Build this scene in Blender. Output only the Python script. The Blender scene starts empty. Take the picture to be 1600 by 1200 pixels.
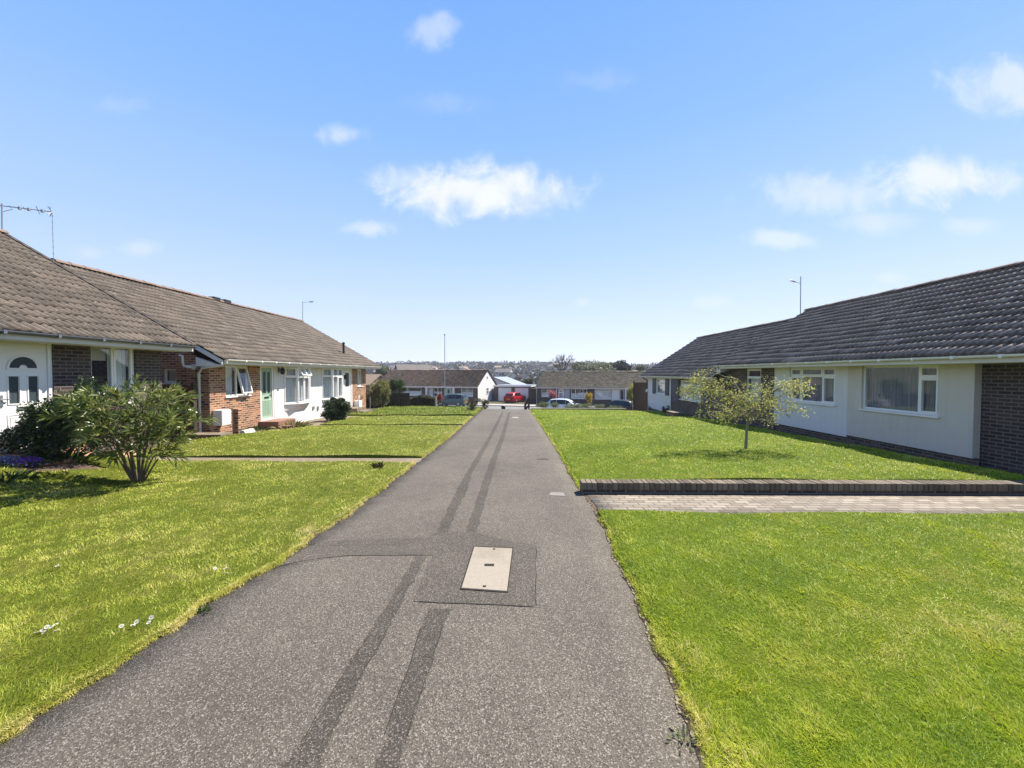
import bpy, math, random
import numpy as np
from mathutils import Vector, Matrix, Euler
RNG = np.random.default_rng(7)
random.seed(7)
S = bpy.context.scene
COL = S.collection
# ------------------------------------------------------------------ camera
F, W0, H0 = 620.0, 1600.0, 1200.0
CAM_Z = 1.7
PITCH = math.atan(17 / F)
YAW = math.atan(7 / F)
cd = bpy.data.cameras.new('camera')
cd.sensor_width = 36
cd.lens = F / W0 * 36
cd.clip_start = 0.05
cd.clip_end = 5000
cam = bpy.data.objects.new('camera', cd)
cam.location = (0, 0, CAM_Z)
cam.rotation_euler = (math.pi / 2 - PITCH, 0, YAW)
COL.objects.link(cam)
S.camera = cam
RC = Euler((math.pi / 2 - PITCH, 0, YAW)).to_matrix()
SLOPE = 0.0274

def ray(px, py):
    return RC @ Vector(((px - 800) / F, (600 - py) / F, -1))
def onY(px, py, Y):
    d = ray(px, py); return Vector((0, 0, CAM_Z)) + d * (Y / d.y)
def onX(px, py, X):
    d = ray(px, py); return Vector((0, 0, CAM_Z)) + d * (X / d.x)
def onP(px, py, lift=0.0):                 # onto the sloping plane of the lawns and the path
    d = ray(px, py); t = (CAM_Z - lift) / (-d.z - SLOPE * d.y)
    return Vector((0, 0, CAM_Z)) + d * t
def sm(a, b, x):
    t = np.clip((x - a) / (b - a), 0, 1); return t * t * (3 - 2 * t)

C16, S16 = math.cos(math.radians(16)), math.sin(math.radians(16))
def ground_z(X, Y):
    X = np.asarray(X, float); Y = np.asarray(Y, float)
    s = X * S16 * 0.9 + Y * C16 + 0.9
    near = -SLOPE * Y
    k = sm(25.6, 41.0, s)
    z = near * (1 - k) + (-2.52) * k
    z = z + sm(50, 56, s) * (-0.1)
    z = z + sm(78, 150, Y) * (-1.5)
    hill = sm(170, 640, Y + 25 * np.sin(X * .011 + 1.0)) * 15.6
    hill = hill * (0.9 + .13 * np.sin(X * .009 + 2.2) + .05 * np.sin(X * .031))
    z = z + hill
    z = z + .27 * sm(7.0, 8.8, -X) * sm(9.0, 7.6, Y)
    return z
def gz(X, Y): return float(ground_z(X, Y))
def crown(X, Y):                           # the right-hand lawn is banked up behind its low wall
    X = np.asarray(X, float); Y = np.asarray(Y, float)
    return .15 * sm(1.0, 2.6, X) * sm(9.35, 8.0, X) * sm(6.1, 6.3, Y) * sm(22, 17, Y)

# ------------------------------------------------------------------ naming
OFF = {}
def tag(o, label=None, cat=None, group=None, kind=None):
    if label: o['label'] = label
    if cat: o['category'] = cat
    if group: o['group'] = group
    if kind: o['kind'] = kind
    return o
def thing(name, label, cat, loc=(0, 0, 0), rz=0, group=None, local=False):
    o = bpy.data.objects.new(name, None)
    o.empty_display_size = .2
    COL.objects.link(o)
    o.location = loc; o.rotation_euler = (0, 0, rz)
    tag(o, label, cat, group)
    OFF[o.name] = Vector((0, 0, 0)) if local else Vector(loc)
    return o
def copy_tree(o, parent=None):
    c = o.copy(); COL.objects.link(c)
    if parent: c.parent = parent
    for ch in list(o.children): copy_tree(ch, c)
    return c

# ------------------------------------------------------------------ meshes
class MB:
    def __init__(s): s.v = []; s.f = []; s.m = []; s.t = []; s.sm = []
    def add(s, vs, fs, m=0, t=.5, smooth=False):
        b = len(s.v); s.v += [tuple(v) for v in vs]
        for f in fs:
            s.f.append(tuple(i + b for i in f)); s.m.append(m); s.t.append(t); s.sm.append(smooth)
    def quad(s, a, b, c, d, m=0, t=.5): s.add([a, b, c, d], [(0, 1, 2, 3)], m, t)
    def box(s, x0, x1, y0, y1, z0, z1, m=0, t=.5):
        s.obox((0, 0, 0), (1, 0, 0), (0, 1, 0), x0, x1, y0, y1, z0, z1, m, t)
    def obox(s, o, u, n, u0, u1, n0, n1, z0, z1, m=0, t=.5):
        o = Vector(o); u = Vector(u); n = Vector(n)
        P = [o + u * a + n * b + Vector((0, 0, c)) for c in (z0, z1) for b in (n0, n1) for a in (u0, u1)]
        fs = [(0, 2, 3, 1), (4, 5, 7, 6), (0, 1, 5, 4), (2, 6, 7, 3), (0, 4, 6, 2), (1, 3, 7, 5)]
        if u.cross(n).z < 0: fs = [tuple(reversed(f)) for f in fs]
        s.add(P, fs, m, t)
    def prism(s, pts, d, m=0, t=.5):          # closed polygon extruded by the vector d
        n = len(pts); d = Vector(d); pts = [Vector(p) for p in pts]
        P = pts + [p + d for p in pts]
        s.add(P, [tuple(range(n - 1, -1, -1)), tuple(range(n, 2 * n))] + [(i, (i + 1) % n, n + (i + 1) % n, n + i) for i in range(n)], m, t)
    def tube(s, pts, r, n=6, m=0, t=.5, cap=True, smooth=True):
        pts = [Vector(p) for p in pts]
        rs = r if isinstance(r, (list, tuple)) else [r] * len(pts)
        P = []; ref = Vector((.123, .31, .94))
        for i, p in enumerate(pts):
            d = (pts[min(i + 1, len(pts) - 1)] - pts[max(i - 1, 0)]).normalized()
            rr = ref if abs(d.dot(ref)) < .95 else Vector((1, 0, 0))
            a = d.cross(rr).normalized(); b = d.cross(a)
            for k in range(n):
                th = 2 * math.pi * k / n
                P.append(p + (a * math.cos(th) + b * math.sin(th)) * rs[i])
        fs = [(i * n + k, i * n + (k + 1) % n, (i + 1) * n + (k + 1) % n, (i + 1) * n + k) for i in range(len(pts) - 1) for k in range(n)]
        s.add(P, fs, m, t, smooth)
        if cap:
            b = len(P)
            s.add(P[:n], [tuple(range(n - 1, -1, -1))], m, t); s.add(P[-n:], [tuple(range(n))], m, t)
    def lathe(s, o, prof, n=14, m=0, t=.5, axis=None, smooth=True):
        o = Vector(o); ax = Vector(axis or (0, 0, 1)).normalized()
        a = ax.cross(Vector((.3, .9, .1))).normalized(); b = ax.cross(a)
        P = [o + ax * h + (a * math.cos(2 * math.pi * k / n) + b * math.sin(2 * math.pi * k / n)) * r for r, h in prof for k in range(n)]
        fs = [(i * n + k, i * n + (k + 1) % n, (i + 1) * n + (k + 1) % n, (i + 1) * n + k) for i in range(len(prof) - 1) for k in range(n)]
        s.add(P, fs, m, t, smooth)
        s.add(P[:n], [tuple(range(n - 1, -1, -1))], m, t); s.add(P[-n:], [tuple(range(n))], m, t)
    def build(s, name, mats, parent=None, bevel=0, label=None):
        off = OFF.get(parent.name, Vector((0, 0, 0))) if parent else Vector((0, 0, 0))
        me = bpy.data.meshes.new(name)
        o3 = np.array(s.v, float)
        me.from_pydata((o3 - np.array(off)).tolist(), [], s.f)
        if not isinstance(mats, (list, tuple)): mats = [mats]
        for m in mats: me.materials.append(m)
        me.polygons.foreach_set('material_index', s.m)
        me.polygons.foreach_set('use_smooth', s.sm)
        me.update()
        np_n = len(me.polygons)
        nor = np.zeros(np_n * 3); me.polygons.foreach_get('normal', nor); nor = nor.reshape(-1, 3)
        ls = np.zeros(np_n, int); me.polygons.foreach_get('loop_total', ls)
        lv = np.zeros(len(me.loops), int); me.loops.foreach_get('vertex_index', lv)
        nl = np.repeat(nor, ls, axis=0); p = o3[lv]
        h = np.hypot(nl[:, 0], nl[:, 1])
        hx = np.where(h > 1e-6, nl[:, 0] / np.maximum(h, 1e-6), 1); hy = np.where(h > 1e-6, nl[:, 1] / np.maximum(h, 1e-6), 0)
        wall = np.abs(nl[:, 2]) < .75
        u = np.where(wall, -hy * p[:, 0] + hx * p[:, 1], p[:, 0]); v = np.where(wall, p[:, 2], p[:, 1])
        uv = me.uv_layers.new(name='UVMap'); uv.data.foreach_set('uv', np.stack([u, v], 1).astype(np.float32).ravel())
        at = me.attributes.new('tint', 'FLOAT', 'FACE'); at.data.foreach_set('value', np.array(s.t, np.float32))
        o = bpy.data.objects.new(name, me); COL.objects.link(o)
        if parent:
            o.parent = parent
            OFF[o.name] = off
        if bevel:
            md = o.modifiers.new('bevel', 'BEVEL'); md.width = bevel; md.segments = 2; md.limit_method = 'ANGLE'
            md.harden_normals = False
        if label: o['label'] = label
        return o

def np_mesh(name, V, Fc, mat, parent=None, tint=None, nside=3, smooth=False):
    off = np.array(OFF.get(parent.name, Vector((0, 0, 0)))) if parent else np.zeros(3)
    me = bpy.data.meshes.new(name)
    nv, nf = len(V), len(Fc)
    me.vertices.add(nv); me.vertices.foreach_set('co', (V - off).astype(np.float32).ravel())
    me.loops.add(nf * nside); me.loops.foreach_set('vertex_index', Fc.astype(np.int32).ravel())
    me.polygons.add(nf); me.polygons.foreach_set('loop_start', np.arange(0, nf * nside, nside, dtype=np.int32))
    if smooth: me.polygons.foreach_set('use_smooth', np.ones(nf, bool))
    me.update(calc_edges=True)
    if tint is not None:
        at = me.attributes.new('tint', 'FLOAT', 'FACE'); at.data.foreach_set('value', tint.astype(np.float32))
    me.materials.append(mat)
    o = bpy.data.objects.new(name, me); COL.objects.link(o)
    if parent: o.parent = parent; OFF[o.name] = Vector(off)
    return o

def unit(a): return a / np.maximum(np.linalg.norm(a, axis=-1, keepdims=True), 1e-9)
def leaf_mesh(name, pos, axis, length, width, mat, parent=None, tint=None, droop=.15, rng=RNG):
    """one small folded leaf (two triangles) at every position"""
    n = len(pos); axis = unit(axis)
    length = np.broadcast_to(length, (n,))[:, None]; width = np.broadcast_to(width, (n,))[:, None]
    side = unit(np.cross(axis, rng.normal(size=(n, 3)))); up = np.cross(side, axis)
    mid = pos + axis * length * .45
    tip = pos + axis * length - np.array([0, 0, 1]) * length * droop
    fold = up * width * .25
    V = np.stack([pos, mid + side * width * .5 + fold, tip, mid - side * width * .5 + fold], 1).reshape(-1, 3)
    b = np.arange(n)[:, None] * 4
    Fc = np.concatenate([b + np.array([[0, 1, 2]]), b + np.array([[0, 2, 3]])], 1).reshape(-1, 3)
    if tint is None: tint = rng.random(n)
    return np_mesh(name, V, Fc, mat, parent, np.repeat(tint, 2))

# ------------------------------------------------------------------ materials
def nt(name):
    m = bpy.data.materials.new(name); m.use_nodes = True
    t = m.node_tree; t.nodes.clear()
    return m, t
def N(t, typ, **kw):
    n = t.nodes.new(typ)
    for k, v in kw.items():
        if k in n.inputs.keys() if isinstance(k, str) else False: n.inputs[k].default_value = v
        else: setattr(n, k, v)
    return n
def L(t, a, b): t.links.new(a, b)
def mixc(t, fac, a, b, mode='MIX'):
    n = t.nodes.new('ShaderNodeMix'); n.data_type = 'RGBA'; n.blend_type = mode
    for sock, v in ((n.inputs[0], fac), (n.inputs[6], a), (n.inputs[7], b)):
        if hasattr(v, 'is_output'): L(t, v, sock)
        elif isinstance(v, (int, float)): sock.default_value = v
        else: sock.default_value = (*v, 1) if len(v) == 3 else v
    return n.outputs[2]
def math_(t, op, a, b=0.0, c=None, clamp=False):
    n = t.nodes.new('ShaderNodeMath'); n.operation = op; n.use_clamp = clamp
    for i, v in enumerate((a, b) if c is None else (a, b, c)):
        if hasattr(v, 'is_output'): L(t, v, n.inputs[i])
        else: n.inputs[i].default_value = v
    return n.outputs[0]
def ramp(t, x, stops):
    n = t.nodes.new('ShaderNodeValToRGB')
    L(t, x, n.inputs[0])
    e = n.color_ramp.elements
    while len(e) < len(stops): e.new(.5)
    for el, (p, c) in zip(e, stops):
        el.position = p; el.color = (*c, 1) if hasattr(c, '__len__') else (c, c, c, 1)
    return n.outputs[0]
def noise(t, vec, scale, detail=4, rough=.55, dist=0):
    n = t.nodes.new('ShaderNodeTexNoise'); n.inputs['Scale'].default_value = scale
    n.inputs['Detail'].default_value = detail; n.inputs['Roughness'].default_value = rough; n.inputs['Distortion'].default_value = dist
    if vec is not None: L(t, vec, n.inputs['Vector'])
    return n.outputs[0]
def geo_pos(t): return t.nodes.new('ShaderNodeNewGeometry').outputs['Position']
def attr(t, name):
    n = t.nodes.new('ShaderNodeAttribute'); n.attribute_name = name; return n.outputs['Fac']
def uvn(t): return t.nodes.new('ShaderNodeUVMap').outputs[0]
def out(t, sh): o = t.nodes.new('ShaderNodeOutputMaterial'); L(t, sh, o.inputs[0])
def principled(t, col, rough=.8, spec=.3, metal=0, bump=None, bstr=.3, bdist=.01, coat=0):
    p = t.nodes.new('ShaderNodeBsdfPrincipled')
    for sock, v in (('Base Color', col), ('Roughness', rough)):
        if hasattr(v, 'is_output'): L(t, v, p.inputs[sock])
        else: p.inputs[sock].default_value = v if isinstance(v, (int, float)) else (*v, 1)
    p.inputs['Specular IOR Level'].default_value = spec; p.inputs['Metallic'].default_value = metal
    p.inputs['Coat Weight'].default_value = coat
    if bump is not None:
        b = t.nodes.new('ShaderNodeBump'); b.inputs['Strength'].default_value = bstr; b.inputs['Distance'].default_value = bdist
        L(t, bump, b.inputs['Height']); L(t, b.outputs[0], p.inputs['Normal'])
    return p.outputs[0]
def plain(name, col, rough=.6, spec=.4, metal=0, vary=.12, scale=6, bump=0, coat=0, dirt=None):
    m, t = nt(name); g = geo_pos(t)
    n = noise(t, g, scale, 5)
    a = tuple(max(0, c * (1 - vary)) for c in col); b = tuple(min(1, c * (1 + vary)) for c in col)
    c = mixc(t, n, a, b)
    if dirt:
        d = ramp(t, noise(t, g, 1.7, 6, .65), [(.5, 0), (.75, 1)])
        c = mixc(t, math_(t, 'MULTIPLY', d, dirt[3]), c, dirt[:3])
    bp = noise(t, g, 90, 3) if bump else None
    out(t, principled(t, c, rough, spec, metal, bp, bump or .1, .004, coat)); return m

def mat_leaf(name, c0, c1, c2=None, trans=.35, rough=.5, spec=.35):
    m, t = nt(name)
    x = attr(t, 'tint')
    st = [(0, c0), (.6, c1)] + ([(1, c2)] if c2 else [])
    c = ramp(t, x, st)
    c = mixc(t, noise(t, geo_pos(t), 3.0, 2), mixc(t, .6, c, (.5, .5, .5), 'MULTIPLY'), c)
    p = principled(t, c, rough, spec)
    tr = t.nodes.new('ShaderNodeBsdfTranslucent'); L(t, c, tr.inputs[0])
    mx = t.nodes.new('ShaderNodeMixShader'); mx.inputs[0].default_value = trans
    L(t, p, mx.inputs[1]); L(t, tr.outputs[0], mx.inputs[2]); out(t, mx.outputs[0]); return m

def mat_brick(name, cols, mortar, bw=.225, bh=.075, mw=.011, rough=.85, bump=.6, off=.5, flat=False):
    m, t = nt(name); u = geo_pos(t) if flat else uvn(t)
    b = t.nodes.new('ShaderNodeTexBrick')
    L(t, u, b.inputs['Vector'])
    b.offset = off
    for k, v in (('Scale', 1), ('Mortar Size', mw), ('Mortar Smooth', .15), ('Bias', 0), ('Brick Width', bw), ('Row Height', bh)):
        b.inputs[k].default_value = v
    b.inputs['Color1'].default_value = (0, 0, 0, 1); b.inputs['Color2'].default_value = (1, 1, 1, 1); b.inputs['Mortar'].default_value = (.5, .5, .5, 1)
    x = math_(t, 'ADD', b.outputs['Color'], math_(t, 'MULTIPLY', math_(t, 'SUBTRACT', noise(t, u, 9, 3), .5), .7))
    c = ramp(t, x, [(i / (len(cols) - 1), cc) for i, cc in enumerate(cols)])
    c = mixc(t, math_(t, 'MULTIPLY', noise(t, u, 60, 3), .5), c, mixc(t, 1, c, (.55, .5, .5), 'MULTIPLY'))
    mo = mixc(t, noise(t, u, 5, 4), tuple(v * .8 for v in mortar), mortar)
    c = mixc(t, b.outputs['Fac'], c, mo)
    h = math_(t, 'ADD', math_(t, 'SUBTRACT', 1, b.outputs['Fac']), math_(t, 'MULTIPLY', noise(t, u, 80, 3), .3))
    out(t, principled(t, c, rough, .25, 0, h, bump, .01)); return m

def mat_roof(name, base, lichen, pale, rough=.75, spec=.35):
    m, t = nt(name); g = geo_pos(t); x = attr(t, 'tint')
    c = mixc(t, noise(t, g, 1.3, 4), tuple(v * .85 for v in base), tuple(v * 1.15 for v in base))
    big = ramp(t, noise(t, g, .55, 6, .65), [(.42, 0), (.68, 1)])
    c = mixc(t, math_(t, 'MULTIPLY', big, .55), c, lichen)
    sp = ramp(t, noise(t, g, 7, 5, .7), [(.6, 0), (.72, 1)])
    c = mixc(t, math_(t, 'MULTIPLY', sp, .5), c, pale)
    c = mixc(t, ramp(t, noise(t, g, 26, 4, .6), [(.35, 1), (.6, 0)]), c, mixc(t, 1, c, (.55, .52, .5), 'MULTIPLY'))
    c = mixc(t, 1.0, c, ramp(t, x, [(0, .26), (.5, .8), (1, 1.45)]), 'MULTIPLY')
    out(t, principled(t, c, rough, spec, 0, noise(t, g, 60, 4), .35, .01)); return m

def mat_glass(name, refl=.10, tintc=(.93, .95, .95)):
    m, t = nt(name)
    lw = t.nodes.new('ShaderNodeFresnel'); lw.inputs[0].default_value = 1.5
    f = math_(t, 'ADD', math_(t, 'MULTIPLY', lw.outputs[0], 1.7), refl * .5, clamp=True)
    f = math_(t, 'MULTIPLY', f, math_(t, 'SUBTRACT', 1, t.nodes.new('ShaderNodeNewGeometry').outputs['Backfacing']))
    tr = t.nodes.new('ShaderNodeBsdfTransparent'); tr.inputs[0].default_value = (*tintc, 1)
    gl = t.nodes.new('ShaderNodeBsdfGlossy'); gl.inputs['Roughness'].default_value = .015
    mx = t.nodes.new('ShaderNodeMixShader'); L(t, f, mx.inputs[0]); L(t, tr.outputs[0], mx.inputs[1]); L(t, gl.outputs[0], mx.inputs[2])
    out(t, mx.outputs[0]); return m

M = {}
def mat_render(name, col, stain):
    m, t = nt(name); g = geo_pos(t)
    mp = t.nodes.new('ShaderNodeMapping'); mp.inputs['Scale'].default_value = (5, 5, .35); L(t, g, mp.inputs[0])
    st = ramp(t, noise(t, mp.outputs[0], 1.3, 6, .65), [(.48, 0), (.72, 1)])
    bl = ramp(t, noise(t, g, 1.1, 6, .6), [(.45, 0), (.75, 1)])
    c = mixc(t, noise(t, g, 4, 5), tuple(v * .94 for v in col), tuple(v * 1.03 for v in col))
    c = mixc(t, math_(t, 'MULTIPLY', st, .22), c, stain); c = mixc(t, math_(t, 'MULTIPLY', bl, .16), c, stain)
    out(t, principled(t, c, .88, .15, 0, math_(t, 'ADD', noise(t, g, 70, 4), noise(t, g, 14, 3)), .5, .006)); return m
M['white_pvc'] = plain('white_pvc', (.79, .77, .755), .35, .5, vary=.03)
M['white_render'] = mat_render('white_render', (.72, .69, .665), (.42, .40, .34))
M['cream_render'] = mat_render('cream_render', (.63, .565, .49), (.36, .33, .26))
M['fascia'] = plain('fascia_paint', (.63, .60, .59), .5, .4, vary=.06, dirt=(.4, .38, .33, .3))
M['green_door'] = plain('sage_green_paint', (.32, .45, .33), .45, .4, vary=.04)
M['navy'] = plain('navy_paint', (.02, .03, .06), .45, .4)
M['black'] = plain('black_plastic', (.02, .02, .022), .45, .4)
M['grey_metal'] = plain('grey_metal', (.32, .33, .34), .4, .5, .6)
M['chrome'] = plain('dull_chrome', (.6, .6, .6), .3, .5, .9)
M['wood_brown'] = plain('brown_stained_wood', (.13, .06, .035), .75, .25, vary=.35, scale=14)
M['wood_dark'] = plain('dark_timber', (.058, .042, .033), .8, .2, vary=.35, scale=14)
M['wood_pale'] = plain('weathered_post', (.42, .38, .32), .8, .2, vary=.25, scale=14)
M['concrete'] = plain('concrete', (.46, .42, .36), .9, .2, vary=.2, scale=11, bump=.4)
M['cover'] = plain('pale_concrete_cover', (.29, .25, .20), .9, .2, vary=.22, scale=45, bump=.7, dirt=(.17, .14, .10, .6))
M['tile_step'] = plain('red_step_tiles', (.24, .125, .088), .6, .35, vary=.2)
M['interior'] = plain('dim_room', (.16, .15, .14), .9, .1)
M['curtain'] = plain('net_curtain', (.84, .85, .87), .9, .1, vary=.05)
M['curtain_grey'] = plain('grey_net_curtain', (.36, .35, .39), .9, .1, vary=.1)
M['blind'] = plain('roller_blind', (.66, .63, .55), .9, .1, vary=.04)
M['soil'] = plain('garden_soil', (.10, .07, .05), .95, .1, vary=.4, scale=20, bump=.6)
M['bark'] = plain('bark', (.13, .10, .07), .9, .15, vary=.4, scale=30, bump=.5)
M['bark_pale'] = plain('pale_bark', (.24, .21, .15), .9, .15, vary=.35, scale=30, bump=.5)
M['glass'] = mat_glass('window_glass')
M['car_glass'] = mat_glass('car_glass', .2, (.12, .14, .16))
M['brick_red'] = mat_brick('red_brick', [(.055, .028, .022), (.25, .10, .057), (.35, .15, .082), (.43, .215, .12)], (.46, .36, .25))
M['brick_dark'] = mat_brick('dark_brown_brick', [(.03, .022, .022), (.06, .042, .040), (.09, .06, .055)], (.17, .15, .135))
M['brick_grey'] = mat_brick('grey_brown_brick', [(.06, .042, .036), (.105, .072, .058), (.145, .10, .075)], (.20, .17, .14))
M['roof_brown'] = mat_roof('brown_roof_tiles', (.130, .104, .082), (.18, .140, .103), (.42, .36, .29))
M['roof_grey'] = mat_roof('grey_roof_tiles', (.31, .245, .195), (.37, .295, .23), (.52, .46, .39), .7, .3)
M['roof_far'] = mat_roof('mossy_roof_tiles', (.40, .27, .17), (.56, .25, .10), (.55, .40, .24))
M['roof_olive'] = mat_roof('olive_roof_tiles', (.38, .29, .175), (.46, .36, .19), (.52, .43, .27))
M['ridge'] = plain('ridge_tiles', (.20, .14, .11), .8, .25, vary=.3, scale=5)
# ------------------------------------------------------------------ materials of the ground
def mat_tarmac(name, base, chips=.35, dark=1.0):
    m, t = nt(name); g = geo_pos(t)
    big = noise(t, g, .7, 5, .6); mid = noise(t, g, 9, 4, .6)
    c = mixc(t, ramp(t, big, [(.3, 0), (.7, 1)]), tuple(v * .74 for v in base), tuple(v * 1.25 for v in base))
    c = mixc(t, ramp(t, noise(t, g, 2.6, 6, .7, .8), [(.50, 0), (.75, .6)]), c, tuple(v * 1.5 for v in base))
    c = mixc(t, math_(t, 'MULTIPLY', mid, .35), c, tuple(v * .6 for v in base))
    vo = t.nodes.new('ShaderNodeTexVoronoi'); vo.inputs['Scale'].default_value = 165; L(t, g, vo.inputs['Vector'])
    sx = t.nodes.new('ShaderNodeSeparateColor'); L(t, vo.outputs['Color'], sx.inputs[0])
    r = sx.outputs[0]
    c = mixc(t, ramp(t, r, [(0, 1), (.45, 0)]), c, tuple(v * .38 for v in base))
    c = mixc(t, math_(t, 'MULTIPLY', ramp(t, r, [(.84, 0), (.90, 1)]), chips), c, (.56, .50, .43))
    st = ramp(t, noise(t, g, 2.2, 6, .7, 1.0), [(.30, 1), (.42, 0)])
    c = mixc(t, math_(t, 'MULTIPLY', st, .35), c, tuple(v * .55 for v in base))
    h = math_(t, 'ADD', math_(t, 'MULTIPLY', vo.outputs['Distance'], 1.0), noise(t, g, 160, 3))
    out(t, principled(t, c, .85, .22, 0, h, .5, .005)); return m
def mat_soilgrass(name, cs, fine=55):
    m, t = nt(name); g = geo_pos(t)
    c = mixc(t, noise(t, g, 1.1, 5, .6), cs[0], cs[1])
    dry = ramp(t, noise(t, g, 1.9, 6, .65, .6), [(.52, 0), (.72, 1)])
    c = mixc(t, math_(t, 'MULTIPLY', dry, .75), c, cs[2])
    f = noise(t, g, fine, 4, .7)
    c = mixc(t, ramp(t, f, [(.35, 1), (.6, 0)]), c, mixc(t, 1, c, (.45, .5, .35), 'MULTIPLY'))
    out(t, principled(t, c, .9, .12, 0, math_(t, 'ADD', f, noise(t, g, 12, 4)), .9, .04)); return m
M['tarmac'] = mat_tarmac('old_tarmac', (.116, .100, .081), .27)
M['tarmac_patch'] = mat_tarmac('dark_tarmac_patch', (.070, .060, .049), .2)
M['road'] = mat_tarmac('road_tarmac', (.22, .21, .20), .15)
M['crack'] = plain('crack_filler', (.035, .032, .03), .9, .1)
M['lawn_left'] = mat_soilgrass('left_lawn_turf', ((.10, .125, .012), (.175, .20, .025), (.32, .28, .08)))
M['lawn_right'] = mat_soilgrass('right_lawn_turf', ((.095, .145, .006), (.165, .21, .011), (.28, .26, .04)))
M['field'] = mat_soilgrass('far_ground', ((.085, .085, .055), (.12, .11, .07), (.17, .13, .09)), 3)
M['pavers'] = mat_brick('paver_bricks', [(.205, .172, .132), (.285, .245, .195), (.36, .315, .25)], (.15, .125, .09), .215, .108, .010, .9, .9, flat=True)
M['flags'] = plain('stone_flags', (.20, .158, .112), .9, .2, vary=.35, scale=9, bump=.7, dirt=(.10, .10, .04, .7))
M['terracotta'] = plain('terracotta_paving', (.46, .26, .17), .85, .2, vary=.2, scale=8, bump=.3)
M['edging'] = plain('mortar_edging', (.25, .21, .15), .95, .15, vary=.5, scale=30, bump=1.0, dirt=(.09, .08, .05, .8))

# ------------------------------------------------------------------ one sheet of ground to the horizon
def grid(name, xs, ys, zf, mat, **kw):
    X, Y = np.meshgrid(xs, ys); Z = zf(X, Y)
    V = np.stack([X, Y, Z], -1).reshape(-1, 3); nx, ny = len(xs), len(ys)
    i = np.arange(ny - 1)[:, None] * nx + np.arange(nx - 1)[None]
    Fc = np.stack([i, i + 1, i + 1 + nx, i + nx], -1).reshape(-1, 4)
    return tag(np_mesh(name, V, Fc, mat, nside=4, smooth=True), **kw)
xs = np.concatenate([np.linspace(-1500, -120, 30), np.linspace(-110, -22, 23), np.linspace(-20, 20, 81), np.linspace(24, 120, 23), np.linspace(130, 1500, 30)])
ys = np.concatenate([np.linspace(-60, -2, 12), np.linspace(0, 24, 33), np.linspace(24.5, 62, 90), np.linspace(64, 200, 45), np.linspace(210, 900, 60), np.linspace(950, 3000, 8)])
grid('ground', xs, ys, lambda X, Y: ground_z(X, Y) - .03, M['field'], kind='structure')

# ------------------------------------------------------------------ the tarmac path
PL = [onP(*p) for p in ((0, 1165), (120, 1090), (215, 1020), (330, 945), (420, 893), (480, 850), (560, 795), (650, 725), (700, 686), (735, 655), (750, 641))]
PR = [onP(*p) for p in ((1090, 1195), (1040, 1050), (1000, 960), (960, 870), (930, 800), (897, 755), (870, 705), (845, 665), (828, 641))]
PLY = np.array([-3] + [p.y for p in PL] + [31, 38]); PLX = np.array([-2.7] + [p.x for p in PL] + [-2.3, -2.6])
PRY = np.array([-3] + [p.y for p in PR] + [31, 38]); PRX = np.array([.45] + [p.x for p in PR] + [1.0, 1.6])
def wob(Y, k): return .022 * np.sin(Y * 5.1 + k) + .016 * np.sin(Y * 13.7 + k * 2) + .01 * np.sin(Y * 31 + k)
def path_l(Y): return np.interp(Y, PLY, PLX) + wob(np.asarray(Y, float), 1) * np.minimum(1, 8 / np.maximum(Y, .5))
def path_r(Y): return np.interp(Y, PRY, PRX) + wob(np.asarray(Y, float), 4) * .6 * np.minimum(1, 8 / np.maximum(Y, .5))
def strip(name, ys, xl, xr, nx, lift, mat, skirt=.08, zf=None, kind='structure'):
    ys = np.asarray(ys, float); u = np.linspace(0, 1, nx)
    A, B = xl(ys), xr(ys)
    X = A[:, None] + (B - A)[:, None] * u[None]; Y = np.repeat(ys[:, None], nx, 1)
    Z = ground_z(X, Y) + lift + (zf(X, Y) if zf else 0)
    ny = len(ys); V = np.stack([X, Y, Z], -1).reshape(-1, 3)
    i = np.arange(ny - 1)[:, None] * nx + np.arange(nx - 1)[None]
    Fc = [np.stack([i, i + 1, i + 1 + nx, i + nx], -1).reshape(-1, 4)]
    idx = np.arange(ny * nx).reshape(ny, nx)
    loop = np.concatenate([idx[0, :], idx[1:, -1], idx[-1, -2::-1], idx[-2:0:-1, 0]])
    nb = len(V); V2 = V[loop].copy(); V2[:, 2] -= skirt
    k = np.arange(len(loop)); k2 = np.roll(k, -1)
    Fc.append(np.stack([loop[k2], loop[k], nb + k, nb + k2], -1))
    o = np_mesh(name, np.concatenate([V, V2]), np.concatenate(Fc), mat, nside=4, smooth=False)
    return tag(o, kind=kind)
dense = np.concatenate([np.arange(-2, 12, .06), np.arange(12, 38, .3)])
strip('path', dense, lambda y: path_l(y) - .02, lambda y: path_r(y) + .02, 12, 0.0, M['tarmac'])
strip('path_edging', np.arange(-1, 30, .05), lambda y: path_r(y) - .004, lambda y: path_r(y) + .05, 2, .003, M['soil'], .03)
_r = np.random.default_rng(9); b = MB(); y = 1.2      # the crumbled mortar haunching along it
while y < 26:
    ln = _r.uniform(.012, .05) * max(1, y / 5); px = float(path_r(y + ln / 2)) + _r.uniform(-.008, .022); w = _r.uniform(.004, .012) * max(1, y / 6); a = _r.uniform(-.25, .25); h = _r.uniform(.0, .007)
    z = gz(px, y); k = 6; pts = []
    for q in range(k):
        th = 2 * math.pi * q / k; rr = _r.uniform(.75, 1.15); u_, v_ = math.cos(th) * w * rr, math.sin(th) * ln * .5 * rr
        pts.append((px + u_ + a * v_, y + ln / 2 + v_, z - .01))
    if _r.random() < (.85 if math.sin(y * 2.3) > -.5 else .3): b.prism(pts, (0, 0, .012 + h), 0, _r.random())
    y += ln * _r.uniform(.7, 1.1)
tag(b.build('path_edging', M['edging']), kind='structure')

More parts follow.
